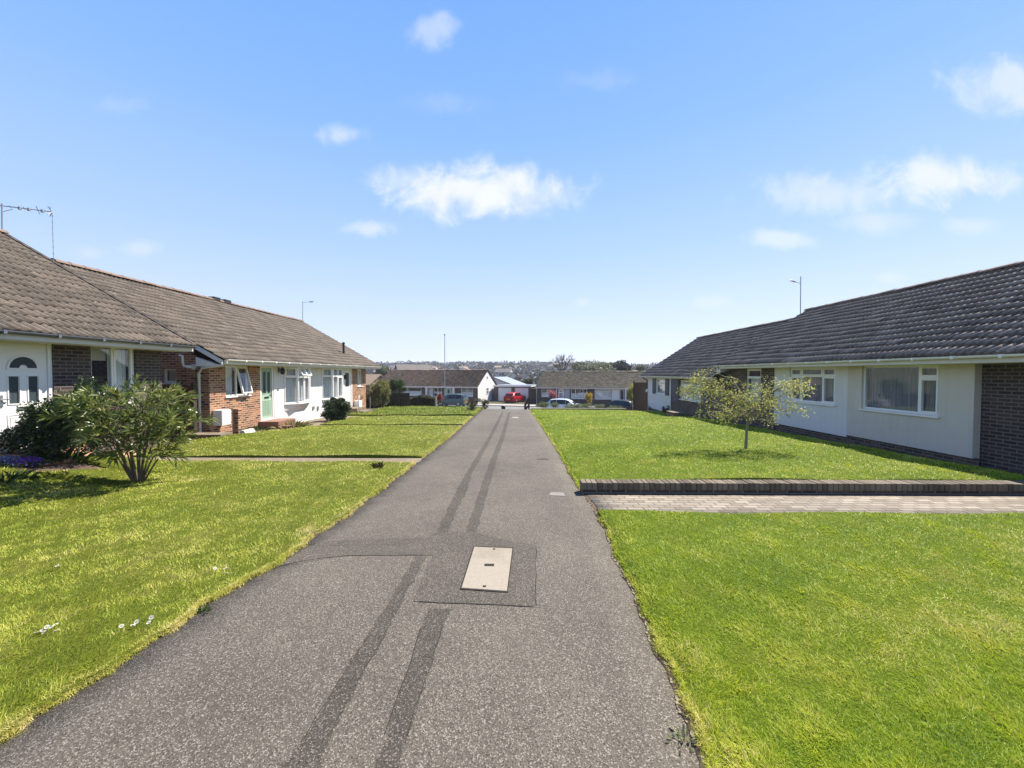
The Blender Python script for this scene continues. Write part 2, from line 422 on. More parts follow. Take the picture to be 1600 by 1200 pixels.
# dark reinstated trenches, laid as sheets a few millimetres above the path
def sheet(name, polys, mat, lift=.005, thick=.004):
    b = MB()
    for py in polys:
        pts = [onP(*p) for p in py]
        P = [Vector((p.x, p.y, gz(p.x, p.y) + lift)) for p in pts]
        n = len(P)
        b.add(P, [tuple(range(n))])
    o = b.build(name, mat); tag(o, kind='structure'); return o
def ribbon(name, left, right, mat, lift=.002, step=.07, jit=.008):
    A = [onP(*p) for p in left]; B = [onP(*p) for p in right]
    ya = [p.y for p in A]; yb = [p.y for p in B]
    ys = np.arange(max(min(ya), min(yb)), min(max(ya), max(yb)), step)
    xa = np.interp(ys, ya, [p.x for p in A]); xb = np.interp(ys, yb, [p.x for p in B])
    r = np.random.default_rng(len(ys))
    xa = xa + r.normal(0, jit, len(ys)); xb = xb + r.normal(0, jit, len(ys))
    V = np.concatenate([np.stack([xa, ys, ground_z(xa, ys) + lift], 1), np.stack([xb, ys, ground_z(xb, ys) + lift], 1)])
    n = len(ys); i = np.arange(n - 1); Fc = np.stack([i, n + i, n + i + 1, i + 1], 1)
    return tag(np_mesh(name, V, Fc, mat, nside=4), kind='structure')
ribbon('path_trench', [(305, 1400), (440, 1200), (475, 1152), (583, 980), (650, 869)], [(412, 1400), (500, 1200), (516, 1152), (608, 978), (668, 869)], M['tarmac_patch'])
ribbon('path_trench', [(683, 832), (698, 797), (713, 768), (728, 740), (739, 722), (763, 683), (784, 644)], [(700, 832), (714, 797), (729, 768), (738, 740), (748, 722), (769, 683), (787, 644)], M['tarmac_patch'])
ribbon('path_trench', [(520, 1400), (585, 1200), (600, 1152), (659, 980), (672, 946)], [(552, 1400), (620, 1200), (637, 1152), (692, 980), (706, 946)], M['tarmac_patch'])
ribbon('path_trench', [(727, 832), (740, 797), (752, 758), (760, 737), (765, 722), (781, 684), (794, 644)], [(744, 832), (755, 797), (765, 758), (771, 737), (775, 722), (788, 684), (798, 644)], M['tarmac_patch'])
M['patch2'] = mat_tarmac('mid_tarmac_patch', (.089, .077, .062), .22)
sheet('path_patch', [[(424, 889), (440, 884), (470, 877), (505, 872), (545, 868.5), (600, 868), (652, 868), (676, 868), (660, 905), (646, 940), (700, 943), (760, 945), (835, 949), (837, 900), (837, 852), (800, 846), (764, 838), (745, 832), (682, 831.5), (668, 841), (640, 842), (600, 842), (545, 844), (500, 847), (470, 862)]], M['patch2'], .0036)
cr = MB()
def crack(a, b, w, k=0, wig=.03):
    A, B = onP(*a), onP(*b); r = random.Random(k)
    n = max(4, int((B - A).length / .12)); d = (B - A).normalized(); q = Vector((-d.y, d.x, 0))
    prev = None
    for i in range(n + 1):
        p = A.lerp(B, i / n) + q * r.uniform(-wig, wig); ww = w * r.uniform(.3, 1.2)
        c = (p + q * ww, p - q * ww)
        c = [Vector((v.x, v.y, gz(v.x, v.y) + .0052)) for v in c]
        if prev: cr.add([prev[0], prev[1], c[1], c[0]], [(0, 1, 2, 3)])
        prev = c
for k, (a, b, w) in enumerate([((655, 941), (835, 948), .006), ((837, 946), (838, 854), .006), ((440, 885), (545, 868), .006), ((545, 868), (660, 868), .005), ((495, 841), (660, 843), .004),
        ((495, 853), (640, 852), .004), ((790, 688), (862, 691), .02), ((785, 681), (858, 683.5), .02), ((785, 677), (850, 677), .018), ((748, 655), (776, 655), .03), ((770, 681), (780, 681), .02), ((690, 712), (712, 708), .008), ((803, 645), (832, 650), .012), ((838, 713), (858, 709), .012), ((475, 1152), (583, 981), .005), ((516, 1150), (608, 978), .006), ((600, 1150), (659, 981), .007), ((637, 1150), (692, 981), .005), ((428, 888), (447, 882), .012), ((480, 851), (500, 849), .01)]):
    crack(a, b, w * .4, k, .009)
tag(cr.build('path_cracks', M['crack']), kind='structure')

# covers let into the path
def cover(name, px, label, mat, slots=(), frame=True):
    P = [onP(*p) for p in px]
    c = sum(P, Vector()) / 4
    t = thing(name, label, 'manhole cover', (c.x, c.y, gz(c.x, c.y)))
    b = MB(); up = Vector((0, 0, .016))
    for p in P: p.z = gz(p.x, p.y)
    b.prism([p - Vector((0, 0, .03)) for p in P][::-1] if (P[1] - P[0]).cross(P[2] - P[0]).z < 0 else [p - Vector((0, 0, .03)) for p in P], (0, 0, .040 if frame else .036))
    b.build('lid', mat, t, bevel=.003)
    fr = MB()
    cc = c.copy()
    for i in range(4):
        p, q = P[i], P[(i + 1) % 4]
        def o(v): d = (v - cc); d.z = 0; return v + d.normalized() * .022
        fr.add([p + Vector((0, 0, .0088)), q + Vector((0, 0, .0088)), o(q) + Vector((0, 0, .0088)), o(p) + Vector((0, 0, .0088))], [(0, 1, 2, 3)])
    if frame: fr.build('frame', M['crack'], t)
    for (x, y, wx, wy) in slots:
        p = onP(x, y); s = MB(); z = gz(p.x, p.y)
        s.box(p.x - wx, p.x + wx, p.y - wy, p.y + wy, z + .004, z + .0125); s.build('lifting_slot', M['crack'], t)
    return t
cover('manhole_cover', [(721, 920), (792, 925), (800.5, 858), (741, 855.5)], 'pale rectangular concrete inspection cover with a lifting slot set in the path', M['cover'], [(764.5, 884.5, .045, .022), (757, 918, .014, .012), (772, 859.5, .012, .012)])
cover('manhole_cover', [(858, 774.5), (884, 775.5), (880, 770), (860, 769.5)], 'small grey inspection cover in the path beside the end of the low brick wall', plain('grey_cover', (.20, .18, .16), .8, .3), frame=False)
cover('manhole_cover', [(839, 718), (857, 718.5), (855, 715.5), (840, 715.5)], 'flush dark tarmac-filled cover near the right edge of the path', M['patch2'], frame=False)
cover('manhole_cover', [(799, 653), (811, 653.6), (809, 651.6), (801, 651.4)], 'small pale cover at the far end of the path', M['cover'], frame=False)

# ------------------------------------------------------------------ lawns (raised sheets of turf between the paths)
def yat(px, py): return onP(px, py).y
Y_STRIP1 = (yat(500, 723), yat(500, 715.5)); Y_STRIP2 = (yat(600, 666.5), yat(600, 664.5)); Y_STRIP3 = (yat(650, 651.5), yat(650, 650.3))
Y_PAV = (yat(1200, 803), 6.05)
LX = lambda y: np.full_like(np.asarray(y, float), -9.2)
def lawn_ys(a, b, d=.05): return np.linspace(a, b, max(3, int((b - a) / d)))
def left_of(edge):
    return lambda y: np.minimum(path_l(y) - .03, 99)
LAWNS = []
def lawn(name, y0, y1, xl, xr, lift, mat, zf=None, nx=60):
    strip(name, lawn_ys(y0, y1, .06 if y1 < 12 else .12), xl, xr, nx, lift, mat, .12, zf)
    LAWNS.append((y0, y1, xl, xr, lift, zf, mat.name))
lump = lambda X, Y: .012 * np.sin(X * 2.1 + Y) + .012 * np.sin(Y * 2.7 - X * .7)
hump = lambda X, Y: lump(X, Y) + .10 * sm(9, 11, Y) * sm(15.5, 12.5, Y) * sm(-3, -4.5, X)
def bed_edge(y): return np.where(np.asarray(y, float) < 6.55, -11.0, np.where(np.asarray(y, float) > 7.4, -9.0, -7.9 - .6 * (7.0 - np.asarray(y, float))))
lawn('lawn', -2, Y_STRIP1[0], bed_edge, left_of(0), .03, M['lawn_left'], lump)
lawn('lawn', Y_STRIP1[1], Y_STRIP2[0], lambda y: np.interp(y, [8, 11.2, 11.5, 12.0, 12.3, 15.8, 17], [-9.2, -9.1, -8.9, -8.6, -8.25, -8.2, -8.2]), left_of(0), .05, M['lawn_left'], hump)
lawn('lawn', Y_STRIP2[1], Y_STRIP3[0], lambda y: np.full_like(y, -8.1), left_of(0), .05, M['lawn_left'], lump)
lawn('lawn', Y_STRIP3[1], 29.5, lambda y: np.full_like(y, -9.0), left_of(0), .09, M['lawn_left'], lump)
rof = lambda y: path_r(y) + .045 + .018 * np.sin(np.asarray(y) * 9) * np.sin(np.asarray(y) * 3.3)
lawn('lawn', -2, Y_PAV[0], rof, lambda y: np.full_like(y, 12.0), .03, M['lawn_right'], lump)
Y_THIN = (19.0, 19.35)
lawn('lawn', 6.31, Y_THIN[0], rof, lambda y: np.full_like(y, 9.05), .03, M['lawn_right'], lambda X, Y: crown(X, Y) + lump(X, Y))
lawn('lawn', Y_THIN[1], 26.3, rof, lambda y: np.full_like(y, 9.0), .04, M['lawn_right'], lump)
# the cross paths
strip('brick_path', lawn_ys(Y_PAV[0] - .03, Y_PAV[1], .2), lambda y: path_r(y) + .06, lambda y: np.full_like(y, 13), 30, .012, M['pavers'])
strip('stone_path', lawn_ys(Y_STRIP1[0] - .02, Y_STRIP1[1] + .02, .1), lambda y: np.full_like(y, -9.2), lambda y: path_l(y) - .02, 20, .004, M['flags'])
strip('stone_path', lawn_ys(Y_STRIP2[0] - .02, Y_STRIP2[1] + .02, .1), lambda y: np.full_like(y, -8.4), lambda y: path_l(y) - .02, 20, .0, M['flags'])
strip('stone_path', lawn_ys(Y_THIN[0] - .02, Y_THIN[1] + .02, .1), lambda y: path_r(y) + 1.9, lambda y: np.full_like(y, 9.0), 20, .03, M['concrete'])
strip('garden_path', lawn_ys(10.6, 25.5, .2), lambda y: np.full_like(y, -9.62), lambda y: np.interp(y, [8, 11.2, 11.5, 12.0, 12.3, 13.2, 15.5, 15.8, 17, 26], [-9.2, -9.1, -8.9, -8.65, -8.25, -8.35, -8.7, -8.25, -8.2, -8.1]), 6, .012, M['flags'])
strip('garden_path', lawn_ys(6.2, 30, .2), lambda y: np.full_like(y, 9.0), lambda y: np.full_like(y, 9.9), 6, .0, M['soil'])
strip('flower_bed', lawn_ys(6.5, 7.42, .1), lambda y: np.full_like(y, -9.6), lambda y: bed_edge(y) + .1, 6, .02, M['soil'])
strip('paving', lawn_ys(7.35, 10.3, .2), lambda y: np.full_like(y, -9.5), lambda y: np.full_like(y, -8.9), 6, .06, M['terracotta'])
# road beyond the lawns
def rd(s0, s1, x0, x1, lift, name, mat):
    b = []; X = np.linspace(x0, x1, 60); V = []
    for sv in (s0, s1):
        Yv = (sv - .9 - X * S16 * .9) / C16
        V.append(np.stack([X, Yv, ground_z(X, Yv) + lift], 1))
    n = 60; i = np.arange(n - 1); Fc = np.stack([i, i + 1, n + i + 1, n + i], 1)
    return tag(np_mesh(name, np.concatenate(V), Fc, mat, nside=4), kind='structure')
rd(41.2, 49, -70, 70, .0, 'road', M['road'])
rd(49.15, 51.5, -70, 70, .10, 'pavement', plain('pale_pavement', (.34, .31, .28), .9, .2, vary=.1))
rd(39.0, 41.05, -70, 70, .10, 'pavement', plain('near_pavement', (.30, .28, .26), .9, .2, vary=.1))
for s0 in (41.05, 49.0):
    b = MB(); X = np.linspace(-70, 70, 71)
    for i in range(70):
        q = []
        for x in (X[i] + .02, X[i + 1] - .02):
            for sv in (s0, s0 + .14):
                y = (sv - .9 - x * S16 * .9) / C16; q.append(Vector((x, y, gz(x, y) - .05)))
        b.prism([q[0], q[2], q[3], q[1]], (0, 0, .16), 0)
    tag(b.build('kerb', M['concrete']), kind='structure')
# ------------------------------------------------------------------ building blocks
def wall(mb, o, u, n, a, b, z0, z1, ops=(), depth=.14, m=0):
    """a wall face with real openings and reveals"""
    o = Vector(o); u = Vector(u); n = Vector(n)
    P = lambda s, z, d=0: o + u * s + n * d + Vector((0, 0, z))
    ss = sorted({a, b, *[x for q in ops for x in q[:2]]}); zs = sorted({z0, z1, *[x for q in ops for x in q[2:4]]})
    flip = u.cross(Vector((0, 0, 1))).dot(n) < 0
    def q4(*p): mb.add(p[::-1] if flip else p, [(0, 1, 2, 3)], m)
    for i in range(len(ss) - 1):
        for j in range(len(zs) - 1):
            cs, cz = (ss[i] + ss[i + 1]) / 2, (zs[j] + zs[j + 1]) / 2
            if any(q[0] < cs < q[1] and q[2] < cz < q[3] for q in ops): continue
            q4(P(ss[i], zs[j]), P(ss[i + 1], zs[j]), P(ss[i + 1], zs[j + 1]), P(ss[i], zs[j + 1]))
    for (s0, s1, za, zb) in [q[:4] for q in ops]:
        q4(P(s0, za, -depth), P(s1, za, -depth), P(s1, za), P(s0, za))
        q4(P(s0, zb), P(s1, zb), P(s1, zb, -depth), P(s0, zb, -depth))
        q4(P(s0, za, -depth), P(s0, za), P(s0, zb), P(s0, zb, -depth))
        q4(P(s1, za), P(s1, za, -depth), P(s1, zb, -depth), P(s1, zb))
def tilt_from(mb, start, hinge, axis, ang):
    R = Matrix.Rotation(ang, 3, Vector(axis)); h = Vector(hinge)
    for i in range(start, len(mb.v)): mb.v[i] = tuple(h + R @ (Vector(mb.v[i]) - h))
def curtain(parent, o, u, n, a, b, z0, z1, mat, amp=.025, name='curtain', wave=.09, seed=0):
    k = max(4, int((b - a) / .02)); mb = MB(); r = random.Random(seed); ph = 0; pts = []
    for i in range(k + 1):
        ph += 2 * math.pi * (b - a) / k / wave * r.uniform(.5, 1.5)
        pts.append(Vector(o) + Vector(u) * (a + (b - a) * i / k) + Vector(n) * (amp * math.sin(ph)))
    V = [p + Vector((0, 0, z)) for z in (z0, z1) for p in pts]; m = k + 1
    mb.add(V, [(i, i + 1, m + i + 1, m + i) for i in range(k)], 0, .5, True)
    return mb.build(name, mat, parent)
def window(parent, o, u, n, a, b, z0, z1, cols, back=-.05, drape=None, sill=True, opened=(), fr=.055, mat=None, seed=1, name='window', detail=True):
    """cols: (start, end, [transom heights as fractions]); every opening gets a sash and a pane"""
    mat = mat or M['white_pvc']; o = Vector(o); u = Vector(u); n = Vector(n)
    f = MB(); w, h = b - a, z1 - z0; d0, d1 = back - .06, back
    f.obox(o, u, n, a, a + fr, d0, d1, z0, z1); f.obox(o, u, n, b - fr, b, d0, d1, z0, z1)
    f.obox(o, u, n, a + fr, b - fr, d0, d1 - .001, z0, z0 + fr); f.obox(o, u, n, a + fr, b - fr, d0, d1 - .001, z1 - fr, z1)
    panes = []; lights = []
    for ci, (c0, c1, tr) in enumerate(cols):
        x0 = a + w * c0 + (fr if ci == 0 else fr * .5); x1 = a + w * c1 - (fr if ci == len(cols) - 1 else fr * .5)
        if ci < len(cols) - 1: f.obox(o, u, n, x1, x1 + fr, d0, d1 - .002, z0 + fr, z1 - fr)
        zz = [z0 + fr] + [z0 + h * t for t in tr] + [z1 - fr]
        for ti in range(len(zz) - 1):
            za = zz[ti] + (fr * .5 if ti else 0); zb = zz[ti + 1] - (fr * .5 if ti < len(zz) - 2 else 0)
            if ti: f.obox(o, u, n, x0, x1, d0, d1 - .003, zz[ti] - fr * .5, zz[ti] + fr * .5)
            lights.append((ci, ti, x0, x1, za, zb))
    root = f.build(name, mat, parent, bevel=.004 if detail else 0)
    for (ci, ti, x0, x1, za, zb) in lights:
        op = (ci, ti) in dict(opened); sash = (ci, ti) in dict(opened) or (detail and (ti > 0 or len(cols) > 1 and ci != max(range(len(cols)), key=lambda i: cols[i][1] - cols[i][0])))
        pb = MB(); ps = 0
        s = .035 if sash else .0
        if sash:
            sb = MB(); e0, e1 = d1 - .05, d1 + .012
            g = .004
            sb.obox(o, u, n, x0 - g, x0 + s, e0, e1, za - g, zb + g); sb.obox(o, u, n, x1 - s, x1 + g, e0, e1, za - g, zb + g)
            sb.obox(o, u, n, x0 + s, x1 - s, e0, e1 - .001, za - g, za + s); sb.obox(o, u, n, x0 + s, x1 - s, e0, e1 - .001, zb - s, zb + g)
        pb.obox(o, u, n, x0 + s - .002, x1 - s + .002, d1 - .03, d1 - .022, za + s - .002, zb - s + .002)
        if op:
            ang = dict(opened)[(ci, ti)]; hinge = o + n * d1 + Vector((0, 0, zb)); ax = u
            sg = 1 if ax.cross(Vector((0, 0, -1))).dot(n) > 0 else -1
            tilt_from(sb, 0, hinge, ax, sg * ang); tilt_from(pb, 0, hinge, ax, sg * ang)
        if sash: sb.build('casement', mat, root)
        pb.build('pane', M['glass'], root)
    if sill:
        sb = MB(); sb.obox(o, u, n, a - .05, b + .05, d0, .045, z0 - .045, z0 - .002); sb.build('sill', mat, root, bevel=.004)
    if drape:
        for k, (c0, c1, zf, dm, am) in enumerate(drape):
            curtain(root, o + n * (back - .16 - .01 * k), u, n, a + w * c0, a + w * c1, z0 + h * zf[0], z0 + h * zf[1], dm, am, 'blind' if am == 0 else 'curtain', seed=seed + k)
    return root
def tiled(name, parent, P0, u, v, length, slope, mat, gauge=.325, tile=.32, seed=0, h=.016, spt=14, rib=.024):
    rng = np.random.default_rng(seed); P0 = np.array(P0, float); u = np.array(u, float); v = np.array(v, float)
    w = np.cross(u, v); flip = w[2] < 0
    if flip: w = -w
    nx = max(4, int(round(length / tile * spt))) + 1; x = np.linspace(0, length, nx); nc = int(math.ceil(slope / gauge))
    Vs, Fs, Ts = [], [], []; base = 0
    warp = .012 * np.sin(x * .9 + seed) + .008 * np.sin(x * 2.3)
    for i in range(nc):
        ph = ((x + (i % 2) * tile * .5) / tile) % 1
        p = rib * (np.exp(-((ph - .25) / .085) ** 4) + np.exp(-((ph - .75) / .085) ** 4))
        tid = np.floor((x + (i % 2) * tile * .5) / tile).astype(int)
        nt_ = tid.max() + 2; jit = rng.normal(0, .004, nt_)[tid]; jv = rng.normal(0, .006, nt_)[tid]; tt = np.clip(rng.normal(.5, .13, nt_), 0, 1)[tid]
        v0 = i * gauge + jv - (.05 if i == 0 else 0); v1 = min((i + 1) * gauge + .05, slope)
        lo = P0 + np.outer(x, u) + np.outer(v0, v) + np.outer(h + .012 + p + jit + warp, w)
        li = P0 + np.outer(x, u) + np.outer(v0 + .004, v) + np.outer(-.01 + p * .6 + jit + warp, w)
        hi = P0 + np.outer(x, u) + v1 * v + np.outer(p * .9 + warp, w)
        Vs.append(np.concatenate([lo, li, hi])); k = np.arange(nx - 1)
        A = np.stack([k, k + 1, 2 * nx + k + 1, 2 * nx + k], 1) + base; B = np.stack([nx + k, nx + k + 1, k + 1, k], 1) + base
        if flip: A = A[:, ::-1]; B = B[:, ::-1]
        pm = (p[:-1] + p[1:]) * .5 / rib; t2 = np.clip(tt[:-1] + (pm - .5) * .75, 0, 1); Fs += [A, B]; Ts += [t2, t2 * .3]; base += 3 * nx  # light on ribs, shade in valleys and on course lips painted into tint
    o = np_mesh(name, np.concatenate(Vs), np.concatenate(Fs), mat, parent, np.concatenate(Ts), nside=4)
    return o
def ridge_cap(parent, A, B, mat, r=.12, seg=.42, name='ridge_tiles'):
    A, B = Vector(A), Vector(B); n = max(1, int((B - A).length / seg)); d = (B - A).normalized(); mb = MB(); s = d.cross(Vector((0, 0, 1))).normalized(); up = s.cross(d)
    rr = random.Random(n)
    for i in range(n):
        p, q = A.lerp(B, i / n), A.lerp(B, (i + 1) / n); j = rr.uniform(-.008, .008); V = []
        for e, k in ((p, r * 1.06), (q, r * .98)):
            for t in range(7):
                th = math.pi * t / 6; V.append(e + s * math.cos(th) * k * 1.15 + up * (math.sin(th) * k * .8 - .03 + j))
        mb.add(V, [(t, t + 1, 8 + t, 7 + t) for t in range(6)] + [tuple(range(6, -1, -1)), tuple(range(7, 14))], 0, rr.random())
    return mb.build(name, mat, parent)
def gutter(parent, A, B, mat, r=.055, name='gutter'):
    A, B = Vector(A), Vector(B); d = (B - A).normalized(); s = d.cross(Vector((0, 0, 1))); mb = MB()
    n = max(2, int((B - A).length / .8)); V = []
    for e in (A, B):
        for t in range(9):
            th = math.pi + math.pi * t / 8; V.append(e + s * math.cos(th) * r + Vector((0, 0, math.sin(th) * r)))
        for t in range(9):
            th = 2 * math.pi - math.pi * t / 8; V.append(e + s * math.cos(th) * r * .85 + Vector((0, 0, math.sin(th) * r * .85)))
    mb.add(V, [(t, (t + 1) % 18, 18 + (t + 1) % 18, 18 + t) for t in range(18)] + [tuple(range(17, -1, -1)), tuple(range(18, 36))], 0, .5)
    for i in range(1, n):
        p = A.lerp(B, i / n)
        q = p + s * 0; mb.obox(q, d, s, -.025, .025, -r * 1.08, r * 1.08, -r * 1.1, .006)
    return mb.build(name, mat, parent)
def simple_door(parent, o, u, n, a, b, z0, z1, mat, style, frame=.07, back=-.04):
    f = MB(); o = Vector(o); u = Vector(u); n = Vector(n)
    f.obox(o, u, n, a, a + frame, back - .08, back + .02, z0, z1); f.obox(o, u, n, b - frame, b, back - .08, back + .02, z0, z1)
    f.obox(o, u, n, a + frame, b - frame, back - .08, back + .019, z1 - frame, z1); f.obox(o, u, n, a + frame, b - frame, back - .08, back + .03, z0, z0 + .045)
    fr = f.build('door_frame', M['white_pvc'], parent, bevel=.005)
    x0, x1, y0, y1 = a + frame + .004, b - frame - .004, z0 + .05, z1 - frame - .004
    w, h = x1 - x0, y1 - y0
    rect = lambda r: (x0 + w * r[0], x0 + w * r[1], y0 + h * r[2], y0 + h * r[3])
    d = MB(); panes = [rect(r) for r in style.get('panes', [])]
    wall(d, o + n * (back - .005), u, n, x0, x1, y0, y1, [p for p in panes], .03)
    for r in style.get('panels', []):
        q = rect(r); g = .022; e = back - .004
        for (p0, p1, q0, q1) in ((q[0], q[1], q[2], q[2] + g), (q[0], q[1], q[3] - g, q[3]), (q[0], q[0] + g, q[2] + g, q[3] - g), (q[1] - g, q[1], q[2] + g, q[3] - g)):
            d.obox(o, u, n, p0, p1, e - .004, e + .009, q0, q1)
        d.obox(o, u, n, q[0] + g * 2.2, q[1] - g * 2.2, e - .004, e + .006, q[2] + g * 2.2, q[3] - g * 2.2)
    for q in panes:
        g = .018
        for (p0, p1, q0, q1) in ((q[0] - g, q[1] + g, q[2] - g, q[2]), (q[0] - g, q[1] + g, q[3], q[3] + g), (q[0] - g, q[0], q[2], q[3]), (q[1], q[1] + g, q[2], q[3])):
            d.obox(o, u, n, p0, p1, back - .006, back + .008, q0, q1)
    if style.get('fan'):
        r = style['fan']; q = rect(r); cx = (q[0] + q[1]) / 2; R = (q[1] - q[0]) / 2; zb = q[2]
        ctr = o + u * cx + n * (back + .004) + Vector((0, 0, zb))
        V = []
        for k in range(13):
            th = math.pi * k / 12
            for rad in (R, R + .035): V.append(ctr + u * math.cos(th) * rad + Vector((0, 0, math.sin(th) * rad)))
        V2 = [v + n * .006 for v in V]
        d.add(V2, [(2 * k, 2 * k + 1, 2 * k + 3, 2 * k + 2) for k in range(12)])
        d.obox(o, u, n, q[0] - .035, q[1] + .035, back - .004, back + .009, zb - .035, zb)
    dr = d.build('door', mat, fr)
    if style.get('fan'):
        g = MB(); V = [ctr + n * .001 + u * math.cos(math.pi * k / 12) * R * .98 + Vector((0, 0, math.sin(math.pi * k / 12) * R * .98)) for k in range(13)]
        V += [ctr + n * .001 + u * math.cos(math.pi * k / 12) * R * .3 + Vector((0, 0, max(0, math.sin(math.pi * k / 12) * R * .3))) for k in range(12, -1, -1)]
        m = len(V); g.add(V, [(k, k + 1, m - 2 - k, m - 1 - k) for k in range(12)]); g.build('pane', M['door_glass'], fr)
    if panes:
        g = MB()
        for q in panes: g.obox(o, u, n, q[0], q[1], back - .03, back - .02, q[2], q[3])
        g.build('pane', M['door_glass'], fr)
    if 'letter' in style:
        q = rect(style['letter']); g = MB(); g.obox(o, u, n, q[0], q[1], back - .002, back + .014, q[2], q[3]); g.build('letterbox', style.get('lmat', M['black']), fr, bevel=.004)
    if 'handle' in style:
        hx, hz = x0 + w * style['handle'][0], y0 + h * style['handle'][1]; g = MB()
        g.obox(o, u, n, hx - .018, hx + .018, back - .002, back + .01, hz - .11, hz + .11); g.obox(o, u, n, hx - .01, hx + .10 * style['handle'][2], back + .03, back + .045, hz + .02, hz + .04) if style['handle'][2] > 0 else g.obox(o, u, n, hx - .10, hx + .01, back + .03, back + .045, hz + .02, hz + .04)
        g.obox(o, u, n, hx - .01, hx + .01, back, back + .035, hz + .021, hz + .039); g.build('handle', M['chrome'], fr)
    return fr
M['door_glass'] = plain('obscured_door_glass', (.05, .065, .075), .12, .6, vary=.5, scale=25)
def eaves(parent, Xe, Xw, y0, y1, ze, n, fmat, gmat, fh=.17, dy=0):
    s = 1 if n > 0 else -1
    b = MB(); b.box(min(Xe - s * .03, Xe), max(Xe - s * .03, Xe), y0, y1, ze - fh, ze - .012); b.build('fascia', fmat, parent)
    b = MB(); b.box(min(Xe - s * .031, Xw - s * .1), max(Xe - s * .031, Xw - s * .1), y0 + .02, y1 - .02, ze - fh - .012, ze - fh + .004); b.build('soffit', fmat, parent)
    gutter(parent, (Xe + s * .058, y0, ze - .02), (Xe + s * .058, y1, ze - .03), gmat)
def deck_roof(parent, Xe, Xr, Xb, y0, y1, ze, zr, mat, zb=None):
    """roof deck under the tiles, with its gable triangles"""
    zb = ze if zb is None else zb
    b = MB(); t = .05
    b.prism([(Xe, y0, ze - .03), (Xr, y0, zr - .03), (Xb, y0, zb - .03), (Xb, y0, zb - .03 - t), (Xr, y0, zr - .03 - t), (Xe, y0, ze - .03 - t)][::(-1 if Xe < Xr else 1)], (0, y1 - y0, 0))
    return b.build('roof_deck', mat, parent)
UY = Vector((0, 1, 0)); M['verge'] = plain('dark_verge_tiles', (.035, .03, .027), .85, .2, vary=.3)

# ================================================================== near house on the left
HL = thing('bungalow', 'brown brick bungalow with a white fanlight front door and ribbed tile roof', 'house', (-11.0, 6.5, .1), group=None)
X1, E1, ZE1, R1, ZR1 = -9.3, -8.8, 2.46, -14.0, 5.5
o = (X1, 0, 0); n = Vector((1, 0, 0))
dy0, dy1, wy0, wy1 = 6.96, 7.87, 8.58, 9.60
b = MB()
wall(b, o, UY, n, 1.0, 10.3, -1, 2.40, [(dy0, dy1, .26, 2.34), (wy0, wy1, 1.0, 2.37)])
b.quad((X1, 10.3, -1), (-18.7, 10.3, -1), (-18.7, 10.3, 2.4), (X1, 10.3, 2.4)); b.add([(X1, 10.3, 2.4), (-18.7, 10.3, 2.4), (-14, 10.3, 5.2)], [(0, 1, 2)])
b.quad((X1, 1, -1), (-18.7, 1, -1), (-18.7, 1, 2.4), (X1, 1, 2.4)); b.add([(X1, 1, 2.4), (-18.7, 1, 2.4), (-14, 1, 5.2)], [(0, 1, 2)])
b.quad((-18.7, 1, -1), (-18.7, 10.3, -1), (-18.7, 10.3, 2.4), (-18.7, 1, 2.4))
b.build('wall', M['brick_dark'], HL)
simple_door(HL, o, UY, n, dy0, dy1, .26, 2.34, M['white_pvc'], dict(fan=(.22, .78, .76, .9), panes=[(.2, .41, .42, .68), (.59, .8, .42, .68)], panels=[(.16, .46, .08, .32), (.54, .84, .08, .32)], letter=(.36, .64, .355, .39), lmat=M['chrome'], handle=(.06, .45, 1)))
window(HL, o, UY, n, wy0, wy1, 1.0, 2.37, [(0, .5, []), (.5, 1, [])], drape=[(.06, .5, (.72, .97), M['blind'], 0), (.52, .97, (.03, .97), M['curtain'], .02)], seed=4)
eaves(HL, E1, X1, 1.0, 10.72, ZE1, 1, M['fascia'], plain('dark_gutter', (.10, .11, .14), .4, .5))
deck_roof(HL, E1, R1, -19.2, .95, 10.75, ZE1, ZR1, M['wood_dark'])
sl = math.hypot(R1 - E1, ZR1 - ZE1); v1 = Vector(((R1 - E1) / sl, 0, (ZR1 - ZE1) / sl))
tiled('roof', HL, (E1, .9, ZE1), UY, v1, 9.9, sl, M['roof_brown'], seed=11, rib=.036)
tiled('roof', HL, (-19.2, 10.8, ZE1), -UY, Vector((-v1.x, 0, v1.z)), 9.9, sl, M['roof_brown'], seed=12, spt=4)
ridge_cap(HL, (R1, .9, ZR1 + .05), (R1, 10.8, ZR1 + .05), M['ridge'])
b = MB(); b.prism([(E1, 10.72, ZE1 - .035), (R1, 10.72, ZR1 - .035), (R1, 10.72, ZR1 - .20), (E1, 10.72, ZE1 - .20)], (0, .03, 0)); b.build('bargeboard', M['wood_dark'], HL)
b = MB(); b.box(-9.3, -8.35, 6.9, 7.95, -.1, .10); b.box(-9.3, -8.8, 6.9, 7.95, .10, .25); b.build('doorstep', M['terracotta'], HL)

b = MB(); b.prism([(E1, 10.70, ZE1 + .055), (R1, 10.70, ZR1 + .055), (R1, 10.70, ZR1 + .0), (E1, 10.70, ZE1 + .0)], (0, .13, 0)); b.build('verge_tiles', M['verge'], HL)
